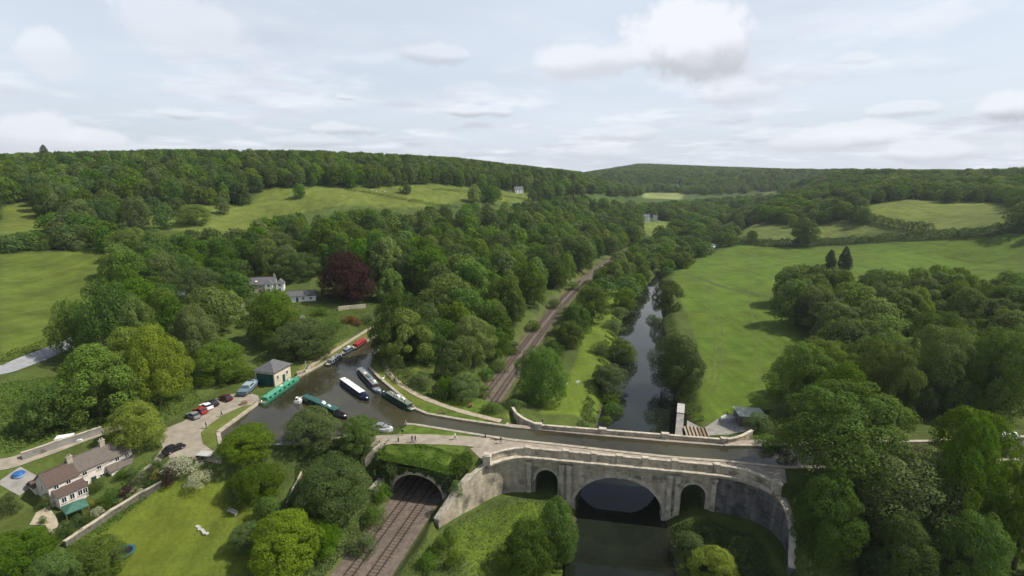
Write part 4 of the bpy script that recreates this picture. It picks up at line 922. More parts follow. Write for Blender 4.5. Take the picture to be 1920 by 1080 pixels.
# ------------------------------------------------------------------ the old mill leat beside the river
def leat():
    z = 1.9
    a = [P(u, v, z) for u, v in [(1288,826),(1288,790),(1318,806),(1345,788),(1372,776),(1390,783),(1420,790),(1420,822)]]
    b = MB(); b.prism(a, -1.5, z+.35); o = b.build('mill_apron', M['concrete']); tag(o, 'stained concrete apron of the old mill leat behind the aqueduct', 'mill apron')
    p0 = P(1277,762,1.6); p1 = P(1272,826,1.6)
    b = MB(); b.sweep([p0, p1], [(1.0,-2),(1.0,2.2),(-1.0,2.2),(-1.0,-2)]); o = b.build('pier_wall', M['concrete']); tag(o, 'narrow concrete pier wall dividing the river from the mill leat', 'pier wall')
    c = MB(); q = ((p0[0]*.7+p1[0]*.3), (p0[1]*.7+p1[1]*.3)); c.sweep([p0, q], [(1.05,2.19),(1.05,2.55),(-1.05,2.55),(-1.05,2.19)]); c.build('pale_cap', M['pale_concrete'], o)
    s = thing('sluice', 'row of pale upright sluice boards between dark posts beside the mill apron', 'sluice', (*P(1284,812,2.2), 2.2), R(-10))
    for k in range(6):
        b = MB(); b.box((k*.95+.3,0,.5), (.6,5.5,.3)); b.build('board', M['path'] if k < 4 else M['wood'], s)
        b = MB(); b.box((k*.95+.78,0,.55), (.14,5.6,.9)); b.build('post', M['wood'], s)
    r = [P(u, v, 5.5) for u, v in [(1387,771),(1436,770),(1430,757),(1386,757)]]
    x0, y0 = P(1386,800,2.2); t = thing('pump_house', 'small stone pump house with pale mossy flat roof beside the mill leat', 'pump house', (x0, y0, 2.0), R(-6))
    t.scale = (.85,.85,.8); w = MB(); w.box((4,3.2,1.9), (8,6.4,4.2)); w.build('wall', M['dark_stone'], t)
    w = MB(); w.add([(-.4,-.4,4.2),(8.5,-.4,4.0),(8.5,6.9,4.0),(-.4,6.9,4.2),(-.4,-.4,4.4),(8.5,-.4,4.2),(8.5,6.9,4.2),(-.4,6.9,4.4)], [(3,2,1,0),(4,5,6,7),(0,1,5,4),(1,2,6,5),(2,3,7,6),(3,0,4,7)]); w.build('roof', M['moss_roof'], t)
    door(t, 1.4, 0, .2, 1.1, 2.2, 'wood'); window(t, 4.5, -.03, 2.4, 1, 1.2)
    x, y = P(1352,790,2.6); b = MB(); b.add([(0,0,0),(4.6,.6,0),(5.2,2.8,0),(2.4,3.4,0),(.4,2.0,0),(0.2,.2,.9),(4.3,.8,1.0),(4.8,2.6,.9),(2.4,3.0,1.1),(.6,1.8,1.0)], [(0,1,6,5),(1,2,7,6),(2,3,8,7),(3,4,9,8),(4,0,5,9),(5,6,7,8,9)])
    o = b.build('stone_platform', M['pale_concrete']); o.location = (x, y, 2.2); tag(o, 'pale broken stone platform on the mill apron by the pump house', 'platform')
leat()
# ------------------------------------------------------------------ boats
def narrowboat(p0, p1, z, label, hull, cabin, roof, win=5, cratch=None, clutter=0, stern_deck=1.6, group='narrowboats moored around the basin', portholes=False, W=2.1, seed=1, name='narrowboat', gangs='white'):
    rng = random.Random(seed)
    L = math.dist(p0, p1); rz = math.atan2(p1[1]-p0[1], p1[0]-p0[0])
    t = thing(name, label, 'narrowboat', (p0[0], p0[1], z), rz, group)
    hw = W/2; secs = []
    for f, w, sh in ((0,.25,.95),(.012,.62,.92),(.035,.9,.9),(.06,1,.88),(.5,1,.85),(.86,1,.9),(.91,.9,1.0),(.95,.66,1.12),(.98,.34,1.25),(1,.06,1.35)):
        x = f*L; y = hw*w; secs.append([(x,-y*.9,-.35),(x,-y,.1),(x,-y,sh*.62),(x,-y*.93,sh*.62),(x,-y*.93,sh*.5),(x,y*.93,sh*.5),(x,y*.93,sh*.62),(x,y,sh*.62),(x,y,.1),(x,y*.9,-.35)])
    h = MB(); h.loft(secs); h.build('hull', hull, t)
    rb = MB()
    for s in (-1,1): rb.tube([(.06*L,s*(hw+.01),.50),(.5*L,s*(hw+.01),.48),(.88*L,s*(hw+.01),.52)], .05, 6)
    rb.build('rubbing_strake', M['black'], t)
    x0, x1 = stern_deck, L*.80
    cz0, cz1 = .42, 1.45; a = hw*.90; b_ = hw*.76
    c = MB(); c.loft([[(x,-a,cz0),(x,a,cz0),(x,b_,cz1),(x,-b_,cz1)] for x in (x0, x1)]); c.build('cabin', cabin, t)
    r = MB(); r.loft([[(x,-b_-.07,cz1),(x,b_+.07,cz1),(x,b_+.05,cz1+.07),(x,b_*.5,cz1+.15),(x,-b_*.5,cz1+.15),(x,-b_-.05,cz1+.07)] for x in (x0-.15, x1+.1)]); r.build('roof', roof, t)
    for k in range(win):
        x = x0+(x1-x0)*(k+.6)/win
        for s in (-1,1):
            w = MB(); ww = .42
            zc = .98; yc = (a+(b_-a)*(zc-cz0)/(cz1-cz0)); tl = math.atan2(a-b_, cz1-cz0)*s
            if portholes: w.tube([(0,-.03,0),(0,.03,0)], .2, 12)
            else: w.box((0,0,0), (2*ww,.05,.48))
            o = w.build('window', M['glass'], t); o.location = (x, s*(yc+.012), zc); o.rotation_euler = (tl,0,0)
    # well deck, cratch cover, stern
    f = MB(); f.box((L*.86,0,.5), (L*.11,hw*1.5,.06)); f.box((L*.935,0,.62), (L*.05,hw*.9,.12)); f.build('fore_deck', roof if cratch is None else hull, t)
    if cratch:
        q = MB(); q.loft([[(x,-a*.95,.6),(x,a*.95,.6),(x,.12,hz),(x,-.12,hz)] for x, hz in ((x1+.02,1.6),(L*.905,1.45))]); q.build('cratch_cover', cratch, t)
    s = MB(); s.box((stern_deck*.5,0,.56), (stern_deck*.8,hw*1.45,.07)); s.build('stern_deck', M['wood'], t)
    tl = MB(); tl.tube([(.15,0,.5),(.12,0,1.0),(.5,0,1.15),(1.2,0,1.2)], [.05,.05,.04,.03], 6); tl.build('tiller', M['chrome'], t)
    ch = MB(); ch.tube([(x0+1.6,.45,cz1+.1),(x0+1.6,.45,cz1+.62)], .09, 10); ch.tube([(x0+1.6,.45,cz1+.60),(x0+1.6,.45,cz1+.68)], .13, 10); ch.build('chimney', M['black'], t)
    for k in range(clutter):
        x = rng.uniform(x0+2, x1-.8); q = MB(); d = (rng.uniform(.4,1.3), rng.uniform(.3,.8), rng.uniform(.15,.45)); q.box((0,0,d[2]/2), d, top=(.85,.85))
        cc = rng.choice([M['white'], M['pale_concrete'], M['wood'], M['canvas_green'], M['chrome']]); o = q.build('roof_box', cc, t); o.location = (x, rng.uniform(-.3,.3), cz1+.13)
    if gangs:
        q = MB(); q.box((L*.965,0,.84), (.5,.5,.14), top=(.6,.6)); q.box((.12,0,.66), (.18,hw*1.2,.16)); q.build('painted_end', M[gangs], t)
    return t
def paintm(n, c, r=.4): return paint(n, c, r)
NAVY = paintm('navy paint', (.012,.02,.05)); SEA = paintm('sea green paint', (.05,.235,.14)); SEAR = paintm('pale green roof paint', (.08,.30,.19)); DGRN = paintm('bottle green paint', (.02,.055,.035)); GREYG = paintm('grey green roof paint', (.16,.19,.15))
WROOF = paintm('white roof paint', (.74,.74,.76)); BLUEG = paintm('blue grey paint', (.13,.19,.23)); RED = paintm('red paint', (.30,.03,.028)); BROWN = paintm('dark brown paint', (.07,.045,.035)); GREYR = paintm('grey roof paint', (.20,.21,.22)); BLK = M['black']
def W2(u, v, z=WL): return P(u, v, z+.6)
narrowboat(W2(489,756), W2(561,706), WL, 'bright sea green narrowboat moored along the wharf in front of the stone wharf building', paint('dark sea green paint', (.025,.17,.10)), SEA, SEAR, 6, clutter=5, gangs=None, seed=2)
narrowboat(W2(641,713), W2(690,748), WL, 'navy narrowboat with a clean white roof floating loose in the middle of the basin', NAVY, NAVY, WROOF, 6, NAVY, seed=3, stern_deck=.8)
narrowboat(W2(673,692), W2(713,735), WL, 'grey roofed narrowboat with cluttered roof and pale bow at the grassy bank', BLUEG, BROWN, GREYR, 5, None, 9, seed=4)
narrowboat(W2(775,767), W2(718,734), WL, 'bottle green narrowboat moored lowest along the grassy bank by the footpath', DGRN, DGRN, GREYG, 7, DGRN, 5, seed=5)
narrowboat(W2(566,744), W2(650,782), WL, 'long black and dark green narrowboat behind the near trees in the basin', BLK, DGRN, paintm('teal roof paint', (.03,.10,.085)), 7, BLK, 4, seed=6)
narrowboat(W2(613,684), W2(640,665), WL, 'dark grey narrowboat moored nearest in the line along the canal arm', BLK, BLUEG, GREYR, 4, None, 4, seed=7)
narrowboat(W2(641,663), W2(661,651), WL, 'blue grey narrowboat with white trim behind the red boat on the canal arm', NAVY, BLUEG, GREYR, 4, None, 3, seed=8)
narrowboat(W2(662,653), W2(686,636), WL, 'bright red narrowboat at the head of the line on the canal arm', BLK, RED, RED, 4, RED, seed=9)
narrowboat(P(1860,823,12.6), P(1908,816,12.6), WL, 'white topped boat moored on the canal beneath the right-hand trees', BLK, WROOF, WROOF, 4, M['white'], 3, seed=10)
def cruiser(p0, p1, z, label, hullm, topm, cradle=False, W=2.3):
    L = math.dist(p0, p1); rz = math.atan2(p1[1]-p0[1], p1[0]-p0[0]); zz = z+(.75 if cradle else 0)
    t = thing('cabin_cruiser', label, 'boat', (p0[0], p0[1], zz), rz); hw = W/2
    secs = []
    for f, w, s, k in ((0,.85,.85,-.3),(.3,1,.9,-.4),(.65,.95,1.0,-.4),(.85,.6,1.1,-.25),(.96,.2,1.18,.1),(1,.03,1.22,.5)):
        x = f*L; y = hw*w; secs.append([(x,0,k),(x,-y*.8,k+.3),(x,-y,s),(x,-y*.9,s),(x,y*.9,s),(x,y,s),(x,y*.8,k+.3)])
    h = MB(); h.loft(secs); h.build('hull', hullm, t)
    c = MB(); c.loft([[(x,-hw*w,.85),(x,hw*w,.85),(x,hw*w*.8,hz),(x,-hw*w*.8,hz)] for x, w, hz in ((L*.22,.8,1.75),(L*.5,.8,1.8),(L*.62,.72,1.45),(L*.85,.4,1.15))]); c.build('cabin', topm, t)
    for s in (-1,1):
        w = MB(); w.loft([[(x,s*hw*.745,z0),(x,s*hw*.72,z1),(x,s*(hw*.72+.03),z1),(x,s*(hw*.745+.03),z0)] for x, z0, z1 in ((L*.26,1.2,1.6),(L*.48,1.2,1.62))]); w.build('window', M['glass'], t)
    w = MB(); w.box((L*.57,0,1.68), (.06,hw*1.1,.35), 0); w.build('windscreen', M['glass'], t)
    r = MB(); r.tube([(L*.6,-hw*.8,1.1),(L*.62,-hw*.8,1.6),(L*.93,-.2,1.75),(L*.93,.2,1.75),(L*.62,hw*.8,1.6),(L*.6,hw*.8,1.1)], .025, 5); r.build('rail', M['chrome'], t)
    if cradle:
        k = MB()
        for x in (L*.22, L*.65):
            k.box((x,0,-.6), (.25,W*.9,.22))
            for s in (-1,1): k.tube([(x,s*hw*.8,-.7),(x,s*hw*.75,.3)], .06, 5)
        k.build('cradle', M['wood'], t)
    return t
cruiser(P(454,740,13), P(484,714,13), 12.25, 'blue grey boat laid up on the hardstanding beside the wharf building', BLUEG, paintm('pale blue grey paint', (.27,.33,.36)), True, 3.0)
cruiser(P(699,801,12.6), P(737,806,12.6), WL, 'small white cruiser with grey canopy moored by the near towpath', M['white'], GREYR)
d = cruiser(P(552,754,12.3), P(567,753,12.3), WL-.15, 'tiny white dinghy tied at the stern of the long dark narrowboat', M['white'], M['white'], False, 1.2)
# ------------------------------------------------------------------ cars
def car(x, y, rz, label, body, z=None, van=False, group='cars parked at the wharf'):
    z = float(H(x, y))+.08 if z is None else z
    t = thing('parked_van' if van else 'parked_car', label, 'van' if van else 'car', (x, y, z), rz, group)
    L, W, Hh = (4.9,1.95,2.0) if van else (4.2,1.75,1.45)
    if van: low = [(-L/2,.42),(-L/2+.05,1.1),(L*.30,1.12),(L*.46,.95),(L/2,.6),(L/2-.05,.3),(-L/2+.05,.3)]; zb = 1.1; top = (-L*.48,-L*.46,L*.16,L*.33)
    else: low = [(-L/2,.5),(-L/2+.05,.86),(-L*.42,.93),(L*.22,.95),(L*.44,.80),(L/2,.6),(L/2-.04,.28),(-L/2+.04,.28)]; zb = .93; top = (-L*.42,-L*.29,L*.02,L*.21)
    b = MB(); b.loft([[(px, s*W/2*(.96 if abs(s) < 1 else .9), pz) for px, pz in low] for s in (-1,-.98,.98,1)])
    if van: b.loft([[(x0,s*W/2*k,z_) for x0, k, z_ in ((top[0],.93,zb-.02),(top[1],.88,Hh-.05),(L*.02,.88,Hh-.05),(L*.02,.93,zb-.02))] for s in (-1,1)])
    b.build('body', body, t)
    x0, x1, x2, x3 = (L*.02,L*.02,top[2],top[3]) if van else top
    g = MB(); g.loft([[(x,s*W/2*k,z_) for x, k, z_ in ((x0,.90,zb-.01),(x1,.76,Hh-.05),(x2,.76,Hh-.05),(x3,.90,zb-.01))] for s in (-1,1)]); g.build('windows', M['glass'], t)
    r = MB(); xr = top[1] if van else x1
    r.loft([[(x,s*W/2*(.90 if van else .78),z_) for x, z_ in ((xr-.05,Hh-.06),(xr+.1,Hh),(x2-.1,Hh),(x2+.06,Hh-.06))] for s in (-1,1)]); r.build('roof', body, t)
    for sx in (-L*.3, L*.31):
        for s in (-1,1):
            w = MB(); w.tube([(0,-.1,0),(0,.1,0)], .32, 14); o = w.build('wheel', M['tyre'], t); o.location = (sx, s*(W/2-.09), .32)
            r = MB(); r.tube([(0,s*.1,0),(0,s*.115,0)], .19, 10); r.build('rim', M['chrome'], o)
    for s in (-1,1):
        h = MB(); h.box((L*.488,s*W*.34,.68), (.06,.3,.14)); h.build('headlight', M['chrome'], t)
        h = MB(); h.box((-L*.494,s*W*.36,.78), (.05,.22,.16)); h.build('tail_light', RED, t)
    return t
def car_px(u, v, deg, *a, z=12.3, **k): x, y = P(u, v, z+.4); return car(x, y, R(deg), *a, z=z, **k)
car_px(326,842,62,'shiny black car parked at the edge of the forecourt by the round yellow tree', BLK)
car_px(376,771,150,'red car parked under the trees, first of the row at the wharf', RED)
car_px(386,763,150,'white car between the red and black cars of the row under the trees', M['white'])
car_px(397,757,150,'black car parked third in the row under the trees at the wharf', BLK)
car_px(423,747,150,'dark maroon car parked apart from the row nearer the laid-up boat', paintm('maroon paint', (.07,.015,.018)))
car_px(362,780,150,'grey car parked under the trees below the red car', GREYR)
car_px(131,829,24,'white van on the lane behind the cottage row', M['white'], z=13.4, van=True, group='vans on the lane')
# ------------------------------------------------------------------ people
def person(x, y, rz, label, top, legs, hair=(.05,.035,.02), pose='stand', z=None, h=1.74):
    z = float(H(x, y))+.1 if z is None else z
    t = thing('person', label, 'person', (x, y, z), rz); k = h/1.74
    if pose == 'walk':   hip, kn, an, to = .92, ((.16,-.1,.5),(-.06,.1,.5)), ((.26,-.1,.08),(-.3,.1,.14)), .14
    elif pose == 'sit':  hip, kn, an, to = .16, ((.44,-.14,.48),(.46,.13,.46)), ((.70,-.14,.07),(.74,.13,.07)), .13
    else:                hip, kn, an, to = .92, ((.02,-.11,.5),(.02,.11,.5)), ((0,-.12,.08),(0,.12,.08)), .14
    V = [(0,0,hip),(0,0,hip+.2),(0,0,hip+.42),(.01,0,hip+.55),(.02,0,hip+.64),(.03,0,hip+.70),(.04,0,hip+.79)]; rad = [.15,.14,.17,.09,.06,.09,.085]
    E = [(i,i+1) for i in range(6)]
    for i, s in enumerate((-1,1)):
        n = len(V); V += [(0,s*.09,hip-.04),kn[i],an[i],(an[i][0]+to,an[i][1],an[i][2]-.03)]; rad += [.10,.065,.045,.04]; E += [(0,n),(n,n+1),(n+1,n+2),(n+2,n+3)]
        n = len(V); sw = (.18*s if pose == 'walk' else .08); V += [(0,s*.19,hip+.50),(-.02+sw*.3,s*.25,hip+.24),(.10+sw,s*.22,hip+.03),(.13+sw,s*.22,hip-.06)]; rad += [.065,.05,.036,.04]; E += [(2,n),(n,n+1),(n+1,n+2),(n+2,n+3)]
    me = bpy.data.meshes.new('body'); me.from_pydata([(a*k,b*k,c*k) for a,b,c in V], E, []); o = bpy.data.objects.new('body', me); COL.objects.link(o)
    sk = o.modifiers.new('s','SKIN'); o.modifiers.new('d','SUBSURF').levels = 1
    for i, r in enumerate(rad): me.skin_vertices[0].data[i].radius = (r*k,r*k)
    me.skin_vertices[0].data[0].use_root = True
    bpy.context.view_layer.update(); dg = bpy.context.evaluated_depsgraph_get(); full = bpy.data.meshes.new_from_object(o.evaluated_get(dg)); bpy.data.objects.remove(o)
    full.materials.append(M['skin']); full.name = 'body'; link(bpy.data.objects.new('body', full), t)
    def shell(name, m, test, off):
        bm = bmesh.new(); bm.from_mesh(full); bm.normal_update()
        bmesh.ops.delete(bm, geom=[f for f in bm.faces if not test(f.calc_center_median())], context='FACES')
        for v in bm.verts: v.co += v.normal*off
        q = bpy.data.meshes.new(name); bm.to_mesh(q); bm.free(); q.materials.clear(); q.materials.append(m); link(bpy.data.objects.new(name, q), t)
    hz = hip*k
    if pose == 'sit': shell('trousers', legs, lambda c: (c.x > .08 and c.z < .62 and abs(c.y) < .2 and c.x < .68) or c.z < hz+.06, .012); shell('shirt', top, lambda c: hz+.05 < c.z < hz+.58*k and c.x < .3, .016)
    else: shell('trousers', legs, lambda c: .07*k < c.z < hz+.02*k and abs(c.y) < .18*k+.0, .012); shell('shirt', top, lambda c: hz-.02*k < c.z < hz+.57*k and not (abs(c.y) > .2*k and c.z < hz+.1*k), .018)
    shell('hair', paint(f'hair {hair}', hair, .7), lambda c: c.z > hz+.77*k and not (c.x > .09*k and c.z < hz+.82*k), .014)
    f = MB(); zf = hz+.78*k; f.box((.125*k,0,zf-.01), (.03,.028,.04), top=(.5,.7)); f.box((.112*k,0,zf-.05), (.012,.05,.012)); 
    for s in (-1,1): f.box((.112*k,s*.032,zf+.02), (.012,.02,.012)); f.box((.04*k,s*.092,zf), (.035,.012,.05))
    f.build('face', M['skin'], t); return t
def cl(n, c): return paint('cloth '+n, c, .85)
def person_px(u, v, deg, label, top, legs, z=12.3, **k): x, y = P(u, v, z); return person(x, y, R(deg), label, top, legs, z=z, **k)
DK = cl('dark', (.03,.03,.04)); WH = cl('white', (.7,.7,.7)); JN = cl('jeans', (.06,.08,.14)); OR = cl('orange', (.5,.16,.06)); GR = cl('grey', (.2,.2,.2)); RD = cl('red', (.4,.05,.05))
person_px(773,829,180,'left one of two people in dark clothes walking on the towpath', DK, DK, z=12.38, pose='walk')
person_px(779,829,180,'right one of two people in dark clothes walking on the towpath', DK, JN, z=12.38, pose='walk')
person_px(853,824,10,'person in a white shirt on the towpath above the ivy bank', WH, DK, z=12.38, pose='walk')
person_px(755,817,90,'person in dark clothes standing on grass between towpath and white cruiser', DK, GR)
person_px(761,800,0,'person in grey standing at the water edge beyond the white cruiser', GR, JN)
person_px(879,762,-90,'person in an orange top sitting on the grass beside the footpath', OR, JN, pose='sit')
person_px(884,763,-120,'person in a red top sitting next to the orange one by the footpath', RD, DK, pose='sit')
person_px(1017,797,-20,'person in dark clothes walking where the footpath meets the aqueduct', DK, JN, pose='walk')
person_px(387,803,40,'person in dark clothes standing at the edge of the wharf grass', DK, JN)
person_px(416,781,60,'person in grey walking over the wharf gravel towards the boats', GR, DK, pose='walk')
person_px(939,831,-10,'person in dark top at the start of the aqueduct near parapet', DK, GR, z=12.3, pose='walk')
# ------------------------------------------------------------------ small things
def bench(u, v, z, deg, label, m='wood', L=1.8, group='timber benches'):
    x, y = P(u, v, z); t = thing('park_bench', label, 'bench', (x, y, float(H(x, y))), R(deg), group)
    b = MB()
    for k in range(3): b.box((0,-.16+.16*k,.45), (L,.13,.05))
    b.build('seat', M[m], t); b = MB()
    for k in range(2): b.box((0,.27,.65+.18*k), (L,.04,.13))
    b.build('backrest', M[m], t)
    for s in (-1,1):
        b = MB(); b.box((s*L*.42,0,.22), (.08,.5,.44)); b.box((s*L*.42,.25,.55), (.08,.06,.7)); b.build('leg', M[m], t)
bench(436,968,6.2,-28,'pale timber bench on the lawn nearest the trees','pale_concrete',2.6)
bench(828,776,12.3,200,'dark timber bench on the grass below the footpath')
def plank(u, v, L, deg, label):
    x, y = P(u, v, 6.3); b = MB(); z = float(H(x, y))
    for k in range(7): b.box((k*L/7-L/2,.12*math.sin(k*2.3),.12), (L/7*.9,.55,.2), .1*math.sin(k*3.1))
    o = b.build('timber_pile', M['pale_concrete']); o.location = (x, y, z); o.rotation_euler = (0,0,R(deg)); tag(o, label, 'timber')
plank(379,991,4.2,-35,'long pale line of stacked timber lying on the lawn')
def trampoline():
    x, y = P(230,1036,6.0); t = thing('trampoline', 'round black trampoline with blue rim at the edge of the lawn', 'trampoline', (x, y, float(H(x, y))))
    b = MB(); b.tube([(0,0,.86),(0,0,.88)], 1.5, 32); b.build('mat', M['black'], t)
    b = MB(); n = 36
    b.loft([[((1.5+q)*math.cos(a),(1.5+q)*math.sin(a),.9+zz) for q, zz in ((0,0),(.38,0),(.38,.06),(0,.06))] for a in np.linspace(0, 2*np.pi, n)], cap=False); b.build('rim', paintm('teal rim', (.03,.11,.14)), t)
    for k in range(6): a = k*1.047; b = MB(); b.tube([(1.7*math.cos(a),1.7*math.sin(a),-.1),(1.7*math.cos(a),1.7*math.sin(a),.9)], .04, 6); b.build('leg', M['chrome'], t)
trampoline()
def pool():
    x, y = P(38,902,11.0); z = float(H(x, y)); t = thing('garden_dome', 'bright blue domed cover standing on the patio left of the cottages', 'cover', (x, y, z))
    b = MB(); n = 24
    for m_, (r0, r1, z0, z1) in enumerate(((1.7,1.7,0,.8),)): b.loft([[(r*math.cos(a),r*math.sin(a),zz) for a in np.linspace(0, 6.283, n, endpoint=False)] for r, zz in ((.9,0),(.95,.55))]); 
    b.build('base_wall', paintm('pale blue', (.25,.4,.6)), t)
    b = MB(); b.loft([[(r*math.cos(a),r*math.sin(a),zz) for a in np.linspace(0, 6.283, n, endpoint=False)] for r, zz in ((1.0,.53),(1.0,.62),(.85,.85),(.5,1.0),(.15,1.05))]); b.build('cover', M['blue'], t)
    q = [(x-2,y-2.5),(x+3.5,y-4),(x+4,y+.5),(x-1.5,y+2)]; tag(sheet('patio', q, M['concrete'], .08, 1.5), None, None, None, 'structure')
pool()
def gazebo():
    x, y = P(141,952,9.4); z = float(H(x, y)); t = thing('gazebo', 'green canvas gazebo in front of the cottage lean-to', 'gazebo', (x, y, z), R(52)); c = 1.6
    for a in (-1,1):
        for b_ in (-1,1): b = MB(); b.tube([(a*c,b_*c,-.2),(a*c,b_*c,2.0)], .05, 6); b.build('post', M['wood'], t)
    b = MB(); b.loft([[(a*r,b_*r,zz) for a, b_ in ((-1,-1),(1,-1),(1,1),(-1,1))] for r, zz in ((1.75,1.8),(1.75,2.0),(.9,2.5),(.15,2.75))]); b.build('canopy', M['canvas_green'], t)
gazebo()
def trailer():
    x, y = P(386,857,12.3); t = thing('flatbed_trailer', 'small pale flat topped trailer parked beside the blossom bush', 'trailer', (x, y, 12.3), R(-8))
    b = MB(); b.box((0,0,.8), (3.2,1.9,.12)); b.build('bed', M['pale_concrete'], t)
    b = MB(); b.box((-1.5,0,.45), (.15,1.7,.7)); b.box((.0,0,.62), (2.8,.9,.16)); b.build('frame', M['black'], t); b = MB(); b.tube([(1.5,0,.6),(2.6,0,.5)], .05, 6); b.build('drawbar', M['black'], t)
    for s in (-1,1): b = MB(); b.tube([(0,s*.85,.3),(0,s*1.02,.3)], .3, 14); b.build('wheel', M['tyre'], t)
trailer()
def crane():
    x, y = P(574,697,12.3); t = thing('wharf_crane', 'small pale hand crane standing on the wharf between the building and the towpath', 'crane', (x, y, 12.3), R(-30))
    b = MB(); b.box((0,0,.25), (1.3,1.3,.5), top=(.8,.8)); b.build('base', M['stone_trim'], t); b = MB(); b.tube([(0,0,.4),(0,0,3.4)], [.18,.11], 10); b.build('post', M['pale_concrete'], t)
    b = MB(); b.tube([(.1,0,.9),(2.6,0,3.5)], [.12,.08], 8); b.tube([(0,0,3.3),(2.6,0,3.5)], .04, 6); b.build('jib', M['pale_concrete'], t); b = MB(); b.tube([(2.6,0,3.5),(2.6,0,1.9)], .025, 6); b.tube([(2.6,0,1.9),(2.7,0,1.75),(2.6,0,1.65)], .04, 6); b.build('hook', M['black'], t)
    b = MB(); b.box((0,.28,1.1), (.5,.25,.6)); b.build('winch', M['black'], t)
crane()
def crate(u, v, label, d=(1.4,1.0,.9), m='wood'):
    x, y = P(u, v, 12.4); b = MB()
    for k in range(5): b.box((-d[0]/2+d[0]*(k+.5)/5,0,d[2]/2), (d[0]/5*.86,d[1],d[2]))
    b.box((0,0,d[2]*.5), (d[0]*.98,d[1]*.9,d[2]*.94)); o = b.build('timber_crate', M[m]); o.location = (x, y, 12.32); o.rotation_euler = (0,0,.6); tag(o, label, 'crate')
crate(458,757,'brown timber crate at the wharf edge left of the green narrowboat')
crate(562,701,'pale timber crate by the water right of the wharf building', (1.8,1.2,.8), 'path')
def bollard(u, v, label):
    x, y = P(u, v, 12.35); b = MB(); b.tube([(0,0,-.2),(0,0,.85),(0,0,.95)], [.14,.14,.09], 10); o = b.build('bollard', M['black']); o.location = (x, y, 12.35); tag(o, label, 'bollard')
bollard(747,828,'black bollard on the near towpath left of the two walkers')
bollard(910,820,'black bollard at the water edge just before the aqueduct')
def notice(u, v, label):
    x, y = T(u, v); t = thing('marker_board', label, 'sign', (x, y, float(H(x, y))), R(20), 'white marker boards'); b = MB(); b.tube([(0,0,-.3),(0,0,1.6)], .06, 6); b.build('post', M['white'], t); b = MB(); b.box((0,-.08,1.4), (1.5,.06,.7)); b.build('board', M['white'], t)
notice(1060,727,'left one of two small white boards in the grass strip beside the railway')
notice(1083,723,'right one of two small white boards in the grass strip beside the railway')
def swan():
    x, y = P(718,710,12.4); t = thing('swan', 'white swan resting on the grassy bank behind the moored narrowboats', 'swan', (x, y, float(H(x, y))+.05), .6)
    b = MB(); n = 10
    b.loft([[(xx,r*math.cos(a),.26+zz+r*.8*math.sin(a)) for a in np.linspace(0, 6.283, n, endpoint=False)] for xx, r, zz in ((-.62,.03,.12),(-.45,.16,.05),(-.2,.26,0),(.1,.28,0),(.32,.2,.03),(.44,.1,.1))])
    b.tube([(.40,0,.32),(.56,0,.5),(.55,0,.75),(.46,0,.98),(.52,0,1.1),(.64,0,1.08)], [.1,.07,.055,.05,.065,.04], 8); b.build('body', M['white'], t, smooth=True)
    b = MB(); b.tube([(.63,0,1.08),(.76,0,1.03)], [.035,.012], 6); b.build('beak', OR, t)
swan()
